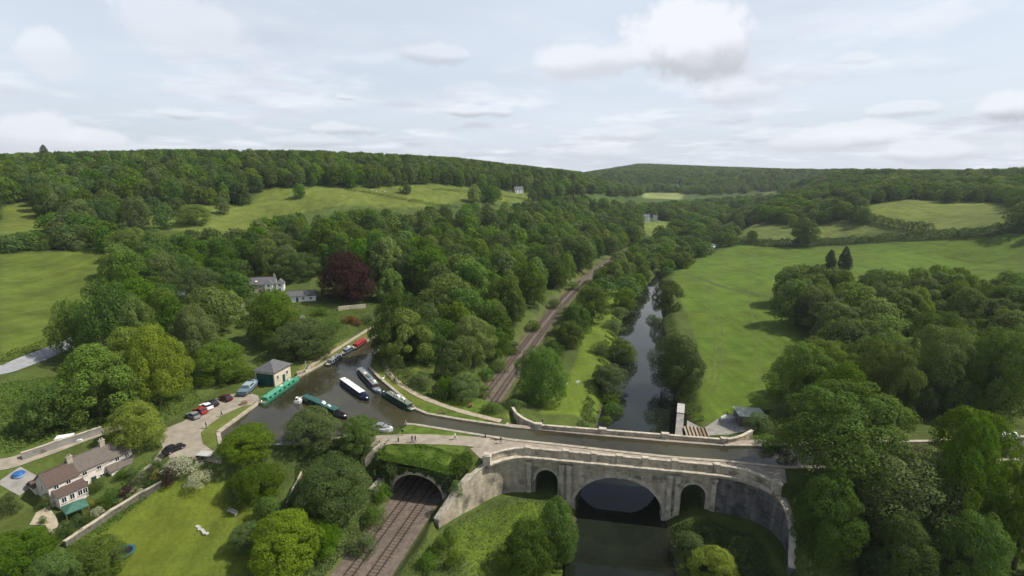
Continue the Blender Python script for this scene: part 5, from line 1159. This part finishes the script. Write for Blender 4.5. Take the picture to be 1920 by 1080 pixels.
# ------------------------------------------------------------------ single trees and bushes
HT = [  # species, crown top in the picture, height, crown width in picture pixels, label
 ('oak',470,806,11,118,'broad dusky green tree overhanging the near corner of the basin'),
 ('oak',488,876,8,100,'lower olive tree just below the basin corner tree'),
 ('oak',592,768,12,108,'rounded light green tree between the basin and the near towpath, left of a pair'),
 ('ash',676,781,12,84,'right-hand tree of the pair at the start of the near towpath'),
 ('sycamore',630,860,13,150,'big dark blue green tree beside the railway cutting'),
 ('oak',600,905,10,110,'dark lower tree leaning from the big cutting tree towards the lawn'),
 ('ash',545,966,10,150,'light green spreading tree at the near end of the lawn'),
 ('oak',470,985,7,70,'small pale bushy tree on the right edge of the lawn'),
 ('oak',600,985,8,90,'small tree between the spreading lawn tree and the rails'),
 ('lime',266,752,12,104,'round bright yellow green tree above the cottage row'),
 ('lime',305,604,21,104,'tall golden green tree rising above the wharf car park'),
 ('sycamore',228,514,24,100,'tallest dark tree at the edge of the lower left field'),
 ('oak',262,552,22,90,'light topped tall tree beside the tallest dark field tree'),
 ('sycamore',152,556,19,74,'dark tree left of the tallest tree, standing over the field lane'),
 ('ash',375,572,18,100,'leafy mid green tree left of the garden greenhouse'),
 ('oak',418,640,15,100,'low rounded tree above the laid-up boat'),
 ('oak',450,690,9,60,'small bushy tree directly behind the wharf building'),
 ('oak',520,545,19,105,'large rounded tree in front of the villa'),
 ('oak',575,600,13,110,'spreading tree above the canal arm towpath'),
 ('sycamore',380,498,17,90,'very dark tree left of the villa drive'),
 ('sycamore',420,480,16,80,'dark tree directly behind the villa roof on its left'),
 ('sycamore',558,470,17,85,'dark tree between the villa and the manor house'),
 ('copper',650,468,22,96,'deep red copper beech among the green trees'),
 ('copper',672,515,13,66,'lower dark purple beech beside the copper beech'),
 ('sycamore',752,540,22,105,'big light topped dark tree over the end of the canal basin'),
 ('sycamore',800,600,17,90,'dark tree dipping to the railway side of the basin'),
 ('ash',758,575,19,110,'dense dark tree shading the red boat'),
 ('ash',885,592,17,96,'light green domed tree left of the railway'),
 ('oak',925,612,12,60,'rounded tree hard against the left side of the railway'),
 ('oak',838,706,6,60,'small round tree behind the footpath hedge, left of the next one'),
 ('oak',873,702,6.5,66,'small round tree behind the footpath hedge, nearest the railway'),
 ('oak',1015,652,13,100,'bushy grey green tree right of the railway near the aqueduct'),
 ('oak',1068,602,8,58,'round bright bush-like tree right of the railway'),
 ('willow',1108,532,12,66,'broad grey green tree in the strip between railway and river'),
 ('oak',1080,570,10,60,'middle tree of the row along the right side of the railway'),
 ('willow',1142,684,7,78,'yellow tinted low willow on the near left riverbank'),
 ('oak',1165,635,7,52,'dark bush-like tree leaning over the left riverbank'),
 ('oak',1170,540,8,50,'dark riverside tree where the strip narrows'),
 ('oak',1248,524,11,56,'rounded tree on the right riverbank below the meadow corner'),
 ('sycamore',1266,622,19,108,'large dark tree leaning over the river beside the meadow'),
 ('oak',1506,408,22,46,'lone oak standing in the meadow in front of the hedge'),
 ('oak',1412,432,10,24,'small round tree at the left end of the meadow hedge'),
 ('conifer',1554,468,21,26,'left one of two dark pointed conifers above the right wood'),
 ('conifer',1581,462,22,28,'right one of two dark pointed conifers above the right wood'),
 ('oak',365,383,15,62,'solitary rounded tree in the upper field'),
 ('conifer',80,272,20,20,'dark pointed tree breaking the skyline of the left hill'),
 ('sycamore',1040,935,13,92,'tall dark green tree on the grass below the aqueduct, behind its neighbour'),
 ('sycamore',988,972,11,110,'dark green tree on the grass below the aqueduct, nearest the camera'),
 ('lime',1335,1028,8,84,'bright yellow green young tree at the water below the aqueduct'),
 ('willow',1560,724,20,235,'feathery olive willow at the right end of the aqueduct'),
 ('willow',1645,835,24,235,'huge shaggy willow in front of the canal right of the aqueduct'),
 ('sycamore',1535,880,18,135,'dark tree shading the right wing wall of the aqueduct'),  # shade on this tree is put into its colour by darker leaves
 ('ash',1775,786,25,130,'tall dark narrow tree in front of the canal, second from the right edge'),
 ('ash',1890,840,24,130,'tall dark tree at the right edge in front of the canal'),
 ('sycamore',1700,965,15,120,'dark undergrowth tree below the huge willow'),
 ('oak',1840,960,15,130,'dark tree low in the right corner'),
 ('ash',1498,644,15,130,'light green tree above the pump house'),
 ('willow',1650,640,17,110,'grey green rounded tree behind the canal at the right'),
 ('oak',1560,655,15,100,'mid green tree between the pump house tree and the grey green one'),
 ('oak',1740,612,17,120,'dark round topped tree in the right wood over the moored boat'),
 ('oak',1850,612,19,130,'large dark tree in the right wood at the picture edge'),
 ('oak',184,1018,8,110,'round dark green tree beside the trampoline'),
 ('ash',40,1000,9,110,'rough grey green tree in the near left corner'),
 ('oak',95,1040,7,80,'small rough tree between the corner tree and the trampoline'),
 ('goldbush',322,502,4.5,20,'bright golden bush above the villa roof'),
]
HT = [t for t in HT if t[5] != 'bright golden bush above the villa roof']
VB = {'broad dusky': 890, 'lower olive tree': 955, 'rounded light green tree between': 862, 'right-hand tree of the pair': 880, 'big dark blue': 1005, 'dark lower tree leaning': 985, 'light green spreading': 1110, 'small pale bushy': 1050, 'small tree between the spreading': 1060, 'round bright yellow': 862, 'tall golden': 785, 'tallest dark': 705, 'light topped tall': 700, 'dark tree left of the tallest': 685, 'leafy mid green': 705, 'low rounded tree above': 735, 'small bushy tree directly': 720, 'large rounded tree in front': 660, 'spreading tree above': 685, 'very dark tree': 575, 'dark tree directly behind': 560, 'dark tree between the villa': 535, 'deep red': 578, 'lower dark purple': 572, 'big light topped': 690, 'dark tree dipping': 690, 'dense dark tree': 695, 'light green domed': 702, 'rounded tree hard': 690, 'small round tree behind the footpath hedge, left': 748, 'small round tree behind the footpath hedge, nearest': 755, 'bushy grey green': 768, 'lower bushy tree beside': 760, 'round bright bush-like': 655, 'broad grey green tree in': 612, 'middle tree of the row': 635, 'yellow tinted': 752, 'dark bush-like tree leaning': 690, 'dark riverside tree where': 590, 'rounded tree on the right': 594, 'tree behind the large': 655, 'large dark tree leaning': 760, 'lone oak': 465, 'left one of two dark pointed': 512, 'right one of two dark pointed': 512, 'solitary rounded': 428, 'tall dark green tree on the grass': 1075, 'dark green tree on the grass below the aqueduct, n': 1110, 'bright yellow green young': 1110, 'feathery olive': 985, 'huge shaggy': 1090, 'dark tree shading': 1090, 'tall dark narrow': 1085, 'tall dark tree at the right edge': 1110, 'light green tree above the pump': 785, 'grey green rounded tree behind': 800, 'mid green tree between': 775, 'dark round topped': 790, 'large dark tree in the right': 800, 'round dark green tree beside': 1110, 'rough grey green': 1110}   # where the foot of the crown shows
for sp, u, v, h, w, lab in HT: tree_px(sp, u, v, h, w, lab, None, 'xl' if w >= 118 or (v > 560 and w > 95) else 'hi', random.randrange(2), next((b for k, b in VB.items() if lab.startswith(k)), None))
BU = [
 ('goldbush',499,511,4,16,'golden bush behind the villa roof'),('blossom',340,855,3.2,62,'wide cream blossomed bush beside the black car'),('blossom',372,885,2.6,52,'cream blossomed bush trailing over the lawn edge'),
 ('copperbush',314,876,4,28,'dark purple upright bush at the end of the garden wall'),('goldbush',293,878,2.2,22,'golden bush on the garden path next to the purple bush'),
 ('bush',268,882,2.4,24,'clipped bush beside the golden garden bush'),('bush',250,893,2.4,24,'dark clipped ball bush on the garden path'),('copperbush',232,912,2.4,26,'reddish brown bush above the garden wall'),
 ('bush',205,915,3.2,30,'dark green bush in front of the middle cottage door'),('bush',190,930,2.8,30,'rounded dark bush in the middle of the cottage garden'),('willowbush',176,898,2.8,26,'grey bush against the middle cottage wall'),
 ('bush',86,925,3,30,'green bush against the left gable of the cottages'),('bush',142,963,2.4,24,'dark round bush behind the green gazebo'),('bush',118,975,3.2,32,'bushy shrub at the left end of the garden'),('bush',104,990,2.6,28,'low shrub on the yard edge'),
 ('blossom',180,950,2,22,'pale flowering bush above the long garden wall'),('bush',78,966,1.8,14,'small round bush alone on the pale yard'),('willowbush',160,965,2,26,'yellowish shrub along the long garden wall'),

 ('bush',484,558,4,40,'leafy bush hiding the foot of the villa'),('bush',462,560,4.5,36,'bush at the left corner of the villa'),('bush',530,560,3.5,30,'bush between villa and outbuilding'),
 ('bush',222,935,1.6,16,'small shrub along the top of the garden wall'),('blossom',262,915,1.2,12,'pale flower clump along the garden wall'),('bush',278,900,1.6,16,'low shrub between the golden bush and the wall'),('rustbush',196,958,1.4,14,'reddish low shrub beside the garden wall'),('goldbush',168,938,1.4,13,'yellow flowering clump before the cottages'),('bush',240,925,1.7,18,'dome shaped shrub on the wall side of the garden path'),
 ('bush',130,990,1.8,18,'shrub at the near end of the garden wall'),('bush',92,1003,2,22,'bushy plant at the foot of the pale yard'),('bush',288,862,2.6,26,'green bush beneath the round yellow tree'),('bush',305,872,2.2,22,'leafy bush between yellow tree and purple bush'),
 ('bush',12,925,4,40,'round bush at the left picture edge'),('bush',60,990,3.5,50,'wide shrub below the pale yard'),('bush',225,880,2.2,20,'shrub below the right cottage windows'),('bush',245,876,2.4,22,'bush at the right corner of the cottage row'),
 ('rustbush',655,592,3,34,'rusty orange bush below the copper beech'),('rustbush',668,600,2.4,24,'smaller rusty bush above the towpath'),('bush',622,600,4,40,'green bush left of the rusty bushes'),('bush',690,590,3.5,34,'green bush right of the rusty bushes'),
 ('bush',548,580,3.5,30,'garden bush below the white outbuilding'),('blossom',566,590,2,14,'small white flowering bush below the outbuilding'),('bush',600,575,3.5,36,'shrub in the garden between outbuilding and beech'),('blossom',590,600,1.8,14,'pale flowering bush lower in the villa garden'),
 ('bush',455,600,3,30,'garden bush below the greenhouse'),('copperbush',452,590,2.6,22,'purple shrub beside the greenhouse'),
 ('bush',842,985,4.5,34,'dark bush at the foot of the left wing wall'),('bush',822,1005,4,36,'bush beside the rails at the end of the wing wall'),('bush',800,1035,4,44,'bush spilling from the grass slope towards the rails'),('bush',850,1030,3.5,40,'rough bush on the grass slope below the wing wall'),
 ('bush',965,748,3.5,40,'bush beside the track behind the parapet end'),('bush',922,752,3,40,'clipped bush closing the railway behind the footpath'),('bush',1150,755,4.5,44,'bush on the left riverbank by the back parapet'),('bush',1136,780,3,30,'low bush against the back parapet beside the river'),
 ('bush',1130,640,5,46,'dark bush overhanging the left riverbank mid way'),('bush',1150,600,5,44,'rounded bush on the left riverbank beyond'),('bush',1160,575,5,44,'further rounded bush on the left riverbank'),('bush',1225,590,5,30,'bush on the right riverbank below the rounded tree'),
('bush',1300,1000,4,60,'dark scrub on the bank below the right side arch'),('bush',1425,775,5,60,'bush behind the pump house'),('bush',1440,815,4,50,'bush at the right end of the back parapet'),
 ('bush',1480,805,5,60,'bush on the far canal bank beside the bush by the parapet'),
 ('willowbush',1186,512,6,40,'grey green bush leaning over the left bank at the river bend'),('bush',1200,500,6,34,'dark bush at the river bend beyond the grey one'),('bush',1172,660,5,40,'dark bush at the water edge below the strip'),('bush',1140,735,4,50,'low dark bush under the yellow tinted willow'),
 ('willowbush',1268,480,6,40,'grey bush on the meadow bank near the weir'),('bush',1252,500,6,30,'bush on the meadow bank next to the grey one'),
 ('bush',962,640,5,34,'bush against the left side of the railway below the wood edge'),('bush',1000,600,5,34,'bush against the left side of the railway further along'),('bush',1040,560,5,30,'bush on the left of the railway where it narrows'),('bush',1075,528,5,28,'bush on the left of the far railway'),
 ('bush',1040,640,5,40,'bush against the right side of the railway'),('bush',1062,575,5,34,'bush on the right of the railway between two trees'),('bush',1105,525,6,36,'bush on the right of the far railway by the shadow'),('bush',912,690,4.5,36,'bush beside the left rail edge near the light domed tree'),('bush',935,672,5,36,'bush beside the left rail edge beyond the light domed tree'),
 ('bush',790,700,4,50,'bush behind the footpath at the bend'),('bush',905,722,4,40,'bush beside the left of the track near the footpath'),('bush',735,862,3,46,'bramble bush at the left of the tunnel mouth'),('bush',712,905,4,40,'bush hanging at the left abutment of the tunnel'),('bush',700,950,4,50,'bush on the cutting side left of the rails'),
 ('bush',680,1000,4,60,'bush on the cutting side nearer the camera'),('bush',855,900,4,34,'bush between the tunnel mouth and the wing wall'),('bush',450,905,4,60,'olive bush at the top right of the lawn'),('bush',500,930,4.5,60,'olive bush below the lower basin tree'),
]
for sp, u, v, h, w, lab in BU: tree_px(sp, u, v, h, w, lab, None, 'mid', random.randrange(2))
def sheep(u, v, k):
    x, y = T(u, v); t = thing('sheep', SHEEP[k], 'sheep', (x, y, float(H(x, y))), k*1.3, 'sheep grazing in the upper field'); b = MB(); n = 8
    b.loft([[(xx,r*math.cos(a),.62+z_+r*.95*math.sin(a)) for a in np.linspace(0, 6.283, n, endpoint=False)] for xx, r, z_ in ((-.58,.10,.04),(-.45,.25,0),(0,.30,0),(.35,.25,.02),(.48,.14,.10),(.6,.11,.12),(.72,.12,.05),(.86,.06,-.05))])
    for sx in (-.38,.32):
        for s_ in (-.14,.14): b.tube([(sx,s_,.5),(sx+.03,s_,.25),(sx,s_,0)], [.08,.05,.04], 6)
    b.build('body', M['white'], t, smooth=True)
SHEEP = ['sheep at the left of the small flock in the upper field','sheep second in the line of the upper field flock','sheep standing nearest the thin hedge in the upper field','sheep in the middle of the upper field flock','sheep at the right end of the upper field flock']
for k, (u, v) in enumerate(((697,357),(706,359),(712,358),(722,360),(755,359))): sheep(u, v, k)
# ------------------------------------------------------------------ hedges
hedge('long tall hedge across the back of the right-hand meadow', TP([(1372,456),(1440,461),(1500,462),(1560,458),(1660,452),(1760,446),(1850,440),(1960,432)]), 6, 5.5, LEAF['hedge'], .7, 6)
hedge('hedge dividing the sloping field from the small field below it', TP([(1540,412),(1600,407),(1655,420),(1700,430),(1745,436)]), 6, 6, LEAF['hedge'], .7, 6)
hedge('thin dark hedge crossing the upper field', TP([(646,356),(700,364),(768,377),(830,388),(860,390)]), 2.2, 2, LEAF['hedge'], .6, 3)
hedge('second thin hedge higher in the upper field', TP([(812,356),(880,362),(940,368),(1005,378)]), 2.2, 2.2, LEAF['hedge'], .6, 3)
hedge('low hedge between the lower left field and the lane', TP([(-20,688),(40,664),(90,645),(130,628)]), 2.6, 1.8, LEAF['bank'], .45, 5)
hedge('clipped hedge beside the curving footpath', [P(u, v, 12.4) for u, v in [(733,684),(750,708),(775,722),(810,735),(850,748)]], 5, 2.6, LEAF['hedge'], .4, 9)
hedge('hedge above the villa garden', TP([(470,520),(500,508),(530,500)]), 2.4, 2.5, LEAF['hedge'], .5, 6)
hedge('hedge behind the canal bank at the pump house field', TP([(1380,395),(1440,398),(1480,392)]), 4, 4, LEAF['hedge'], .8, 3)
# ------------------------------------------------------------------ rough growth
lidh = lambda x, y: np.maximum(terrain(x, y, False), 9.0)
t_, n_ = (.259,.966), (.966,-.259)
undergrowth('ivy_bank', 'ivy and brambles covering the bank above the tunnel mouth', [(-20.1+n_[0]*s+t_[0]*q, 97.0+n_[1]*s+t_[1]*q) for s, q in ((-9.5,-.15),(9.2,-.15),(11.5,4.2),(0,5.6),(-9.5,5.5))], 6500, .26, .3, LEAF['bank'], 3, hf=lidh)
undergrowth('bank_weeds', 'rough weeds on the cutting side left of the rails', [(-31,74),(-27,95),(-29,104),(-38,106),(-46,100),(-42,84),(-36,68)], 14000, .8, .36, LEAF['bank'], 4, avoid=lambda x, y: dline(x, y, RC) < 5.6)
undergrowth('bank_weeds', 'rough grass on the slope between the wing wall and the railway', [(-14.5,86),(-11,91),(-8,96),(-9,100),(-13,98),(-14.6,93)], 2500, .7, .3, LEAF['bank'], 5, avoid=lambda x, y: dline(x, y, RC) < 5.8)
undergrowth('bank_weeds', 'long grass and weeds below the aqueduct down to the river', [(-19,74),(-14,85),(-9,91),(-4,95.5),(2,98),(10,97),(13,92),(11,78),(9,66),(-10,62)], 9000, .45, .3, LEAF['bank'], 6, avoid=lambda x, y: (dline(x, y, RC) < 5.6)|(dpoly(x, y, RIVER) < .6))
undergrowth('bank_weeds', 'weeds along the railway edge and the river strip', [(-9,150),(9,208),(26,268),(50,340),(60,340),(40,268),(26,208),(12,150)], 9000, .7, .45, LEAF['bank'], 7, avoid=lambda x, y: dline(x, y, RC) < 5.6)
undergrowth('bank_weeds', 'scrub along the left riverbank', [(x-o, y) for o, l in ((.3,RIVL[4:12]),) for x, y in l]+[(x-5, y) for x, y in RIVL[4:12][::-1]], 13000, 2.4, .42, LEAF['shrub'], 8, avoid=lambda x, y: np.sin(x*.7+y*.31)*np.sin(y*.43-x*.2)+.5*np.sin(y*1.1) > .1)
undergrowth('bank_weeds', 'scrub along the right riverbank', [(x+.3, y) for x, y in RIVR[6:14]]+[(x+4.5, y) for x, y in RIVR[6:14][::-1]], 8000, 1.2, .42, LEAF['shrub'], 9, avoid=lambda x, y: np.sin(x*.7+y*.31)*np.sin(y*.43-x*.2)+.5*np.sin(y*1.1) > .2)
undergrowth('bank_weeds', 'dark scrub on the bank under the right end of the aqueduct', [(32,91),(40,89),(46,85),(46,70),(36,62),(31,75)], 9000, .8, .36, LEAF['hedge'], 10, avoid=lambda x, y: dpoly(x, y, RIVER) < .5)
undergrowth('garden_plants', 'mixed low plants filling the cottage garden beds', [P(u, v, 9.3) for u, v in [(100,985),(180,940),(240,900),(300,870),(310,905),(250,935),(170,985),(125,1015)]], 2600, .6, .3, LEAF['shrub'], 11)
undergrowth('garden_plants', 'mixed shrubs and plants filling the villa garden', TP([(440,600),(560,570),(640,575),(690,585),(640,640),(560,670),(470,640)]), 9000, 1.8, .42, LEAF['shrub'], 12)
undergrowth('wood_floor', 'low undergrowth below the trees beside the canal at the right', [(56,86),(130,91),(130,60),(48,60),(49,76),(52,84)], 9000, 1.0, .45, LEAF['shrub'], 13)
undergrowth('wood_floor', 'bramble undergrowth below the wood left of the wharf', TP([(0,850),(60,850),(200,800),(300,795),(380,750),(330,700),(150,700),(0,720)]), 16000, 1.1, .42, LEAF['shrub'], 14, avoid=lambda x, y: (dline(x, y, bl) < 3)|inside(x, y, FC))
def hang(label, n, seed):
    rng = np.random.default_rng(seed); s_ = rng.uniform(-9.6, 9.6, n); zt = 9.7; a = np.sqrt(np.clip(1-(s_/5.9)**2, 0, 1))*4.9+4.3
    low = np.where(np.abs(s_) < 5.9, a, np.where(s_ > 0, 4.5, 6.6))+.5*np.sin(s_*2.3)+.35*np.sin(s_*5.1)
    z = low+(zt-low)*rng.uniform(0, 1, n)**.8; d = -rng.uniform(.05, .55, n)
    x = -20.15+n_[0]*s_+t_[0]*d; y = 97.4+n_[1]*s_+t_[1]*d
    o = link(bpy.data.objects.new('hanging_ivy', leaf_mesh('hanging_ivy', np.stack([x, y, z], 1), np.tile([-.2,-.5,.8], (n,1)), .32, LEAF['bank'], rng, .5))); tag(o, label, 'ivy', None, 'stuff')
hang('ivy hanging over the stone face of the tunnel mouth', 4200, 21)
# ------------------------------------------------------------------ woods: the nearest trees one by one, the rest as masses
rest = plant_woods(NTREE-len(HT))
PROTO = []
for i, (sp, u, v) in enumerate((('oak',330,372),('ash',415,372),('sycamore',285,370),('oak',560,345),('sycamore',760,340),('oak',930,352))):
    x, y = T(u, v, 12); t = tree(sp, x, y, 13, 11, ['tree at the lower edge of the hill wood behind the upper field','light tree at the lower edge of the hill wood above the lone field tree','dark tree at the lower left edge of the hill wood','tree at the wood edge where the upper field narrows','dark tree at the wood edge above the thin hedge','tree at the wood edge near the lone white cottage'][i], None, 'lo', i % 3)
    PROTO.append(t.children[0])
for w, (nm, lab) in list(STUFF.items())+[(None, (None, None))]:
    ts = [t for t in rest if (t['wood'] == w if w else t['wood'] not in STUFF)]
    if ts: wood_object(lab or 'smaller trees filling the middle distance woods and belts', ts, PROTO)
# ------------------------------------------------------------------ sky, sun, air
SUN_EL, SUN_AZ = R(51), R(3)     # azimuth counter-clockwise from +X
sd = Vector((math.cos(SUN_EL)*math.cos(SUN_AZ), math.cos(SUN_EL)*math.sin(SUN_AZ), math.sin(SUN_EL)))
lamp = bpy.data.lights.new('sun', 'SUN'); lamp.energy = SUN_E; lamp.angle = R(.5); lamp.color = (1,.955,.87)
lo_ = link(bpy.data.objects.new('sun', lamp)); lo_.rotation_euler = sd.to_track_quat('Z','Y').to_euler(); lo_.location = (200,0,300)
def world():
    w = bpy.data.worlds.new('World'); sc.world = w; w.use_nodes = True; N, L = w.node_tree.nodes, w.node_tree.links
    bg = N['Background']; sky = N.new('ShaderNodeTexSky'); sky.sky_type = 'NISHITA'; sky.sun_disc = False; sky.sun_elevation = SUN_EL; sky.sun_rotation = math.pi/2-SUN_AZ; sky.dust_density = 2.0; sky.air_density = 1.0
    tc = N.new('ShaderNodeTexCoord'); sx = N.new('ShaderNodeSeparateXYZ'); L.new(tc.outputs['Generated'], sx.inputs[0])
    def mth(op, a, b=None, c=False):
        n = N.new('ShaderNodeMath'); n.operation = op; n.use_clamp = c
        for i, q in enumerate((a, b)):
            if q is None: continue
            if isinstance(q, (int, float)): n.inputs[i].default_value = q
            else: L.new(q, n.inputs[i])
        return n.outputs[0]
    def mix(f, a, b):
        n = N.new('ShaderNodeMix'); n.data_type = 'RGBA'
        for i, q in ((0,f),(6,a),(7,b)):
            if isinstance(q, tuple): n.inputs[i].default_value = (*q,1)
            elif isinstance(q, (int,float)): n.inputs[i].default_value = q
            else: L.new(q, n.inputs[i])
        return n.outputs[2]
    def noise(vec, s, d=6, r=.55):
        n = N.new('ShaderNodeTexNoise'); n.inputs['Scale'].default_value = s; n.inputs['Detail'].default_value = d; n.inputs['Roughness'].default_value = r; L.new(vec, n.inputs['Vector']); return n.outputs['Fac']
    def mr(x, a, b, c=0.0, d=1.0, ty='SMOOTHSTEP'):
        n = N.new('ShaderNodeMapRange'); n.interpolation_type = ty
        for i, q in enumerate((x, a, b, c, d)):
            if isinstance(q, (int,float)): n.inputs[i].default_value = q
            else: L.new(q, n.inputs[i])
        return n.outputs[0]
    z = mth('MAXIMUM', sx.outputs[2], 0.0)
    k = mth('ADD', z, .10); cb = N.new('ShaderNodeCombineXYZ'); L.new(mth('DIVIDE', sx.outputs[0], k), cb.inputs[0]); L.new(mth('DIVIDE', sx.outputs[1], k), cb.inputs[1])
    pl = cb.outputs[0]
    K = 1/SKY_S      # cloud colours are written as they should leave the sky
    cur = mix(mth('MULTIPLY', mr(noise(pl, .30, 4), .2, .8, .62, .9), mr(sx.outputs[2], .30, .62, 1.0, .12)), sky.outputs[0], tuple(K*c for c in (.77,.84,.94)))     # thin bright veil
    n1 = noise(pl, .9, 9, .6); f1 = mr(n1, .45, .60); sh = mr(noise(pl, 1.3, 5), .35, .7)
    cc = mix(sh, tuple(K*c for c in (.86,.90,.95)), tuple(K*c for c in (.58,.61,.70)))
    cur = mix(mth('MULTIPLY', f1, mth('MULTIPLY', mr(z, .0, .30, .95, .30), mr(sx.outputs[2], .3, .6, 1.0, .45))), cur, cc)
    # separate cumulus clouds, each with a bright head and a grey base
    nv = N.new('ShaderNodeTexNoise'); nv.inputs['Scale'].default_value = 9; nv.inputs['Detail'].default_value = 7; nv.inputs['Roughness'].default_value = .6; L.new(tc.outputs['Generated'], nv.inputs['Vector'])
    wob = nv.outputs['Fac']; n3 = noise(tc.outputs['Generated'], 22, 5)
    az = mth('ARCTAN2', sx.outputs[0], sx.outputs[1]); el = mth('ARCSINE', sx.outputs[2])
    for u, v, ru, rv, dens, dark in ((1300,78,150,72,1.0,.62),(1130,110,120,30,.75,.45),(90,85,85,50,.65,.2),(330,40,150,55,.45,.25),(60,250,110,34,.8,.3),(190,262,60,24,.8,.25),(330,213,55,13,.55,.8),(650,243,80,15,.6,.75),(650,183,26,7,.5,.8),(890,209,75,13,.65,.8),
            (800,100,80,16,.4,.8),(1180,250,110,17,.5,.7),(1400,170,80,28,.5,.5),(1890,200,60,28,.8,.8),(1690,205,60,13,.5,.7),(1750,35,110,34,.4,.1),(1580,255,120,24,.7,.6),(1760,285,130,22,.75,.6),(1500,270,100,20,.6,.5),(1100,285,110,18,.6,.5),(600,265,100,15,.5,.7),(1600,110,40,12,.4,.5)):
        d = Vector(ray(u, v)); a0 = math.atan2(d.x, d.y); e0 = math.atan2(d.z, math.hypot(d.x, d.y)); g = depth(d.x, d.y, d.z+CZ)
        sc_ = math.cos(math.atan((u-960)/F)); ra = ru/F*sc_*sc_; re = rv/F*sc_
        da = mth('DIVIDE', mth('SUBTRACT', az, a0), ra); de = mth('DIVIDE', mth('SUBTRACT', el, e0), re)
        r2 = mth('ADD', mth('MULTIPLY', da, da), mth('MULTIPLY', de, de))
        q = mth('ADD', mth('SQRT', r2), mth('MULTIPLY', mth('SUBTRACT', wob, .5), -2.6))
        q = mth('ADD', q, mth('MULTIPLY', mth('SUBTRACT', n3, .5), -.7))
        f = mth('MULTIPLY', mr(q, 1.05, .55), dens)
        low = mr(mth('ADD', de, mth('MULTIPLY', mth('SUBTRACT', wob, .5), 1.4)), .15, -.6, 0, dark)
        c2 = mix(low, tuple(K*c for c in (.85,.88,.93)), tuple(K*c for c in (.36,.38,.42)))
        cur = mix(f, cur, c2)
    L.new(cur, bg.inputs['Color']); bg.inputs['Strength'].default_value = SKY_S
world()
if HAZE > 0:
    b = MB(); b.box((0, 2400, 100), (10400, 5800, 210)); m = bpy.data.materials.new('haze'); m.use_nodes = True; N, L = m.node_tree.nodes, m.node_tree.links
    N.remove(N['Principled BSDF']); pv = N.new('ShaderNodeVolumePrincipled'); pv.inputs['Color'].default_value = (.84,.91,1,1); pv.inputs['Density'].default_value = HAZE; pv.inputs['Anisotropy'].default_value = .2
    L.new(pv.outputs[0], N['Material Output'].inputs['Volume']); o = b.build('haze', m); tag(o, 'thin summer haze over the valley', None, None, 'stuff'); sc.cycles.volume_bounces = 0
cam = bpy.data.cameras.new('camera'); co = link(bpy.data.objects.new('camera', cam)); co.location = (0,0,CZ); co.rotation_euler = (math.pi/2-TH, 0, 0)
cam.sensor_width = 36; cam.lens = 36*F/1920; cam.clip_start = 1; cam.clip_end = 20000
sc.camera = co
sc.view_settings.view_transform = 'Standard'; sc.view_settings.look = 'None'; sc.view_settings.exposure = EXPO; sc.view_settings.gamma = 1
sc.cycles.max_bounces = 6; sc.cycles.diffuse_bounces = 3; sc.cycles.transmission_bounces = 4; sc.cycles.transparent_max_bounces = 4; sc.cycles.use_adaptive_sampling = True; sc.cycles.adaptive_threshold = .02
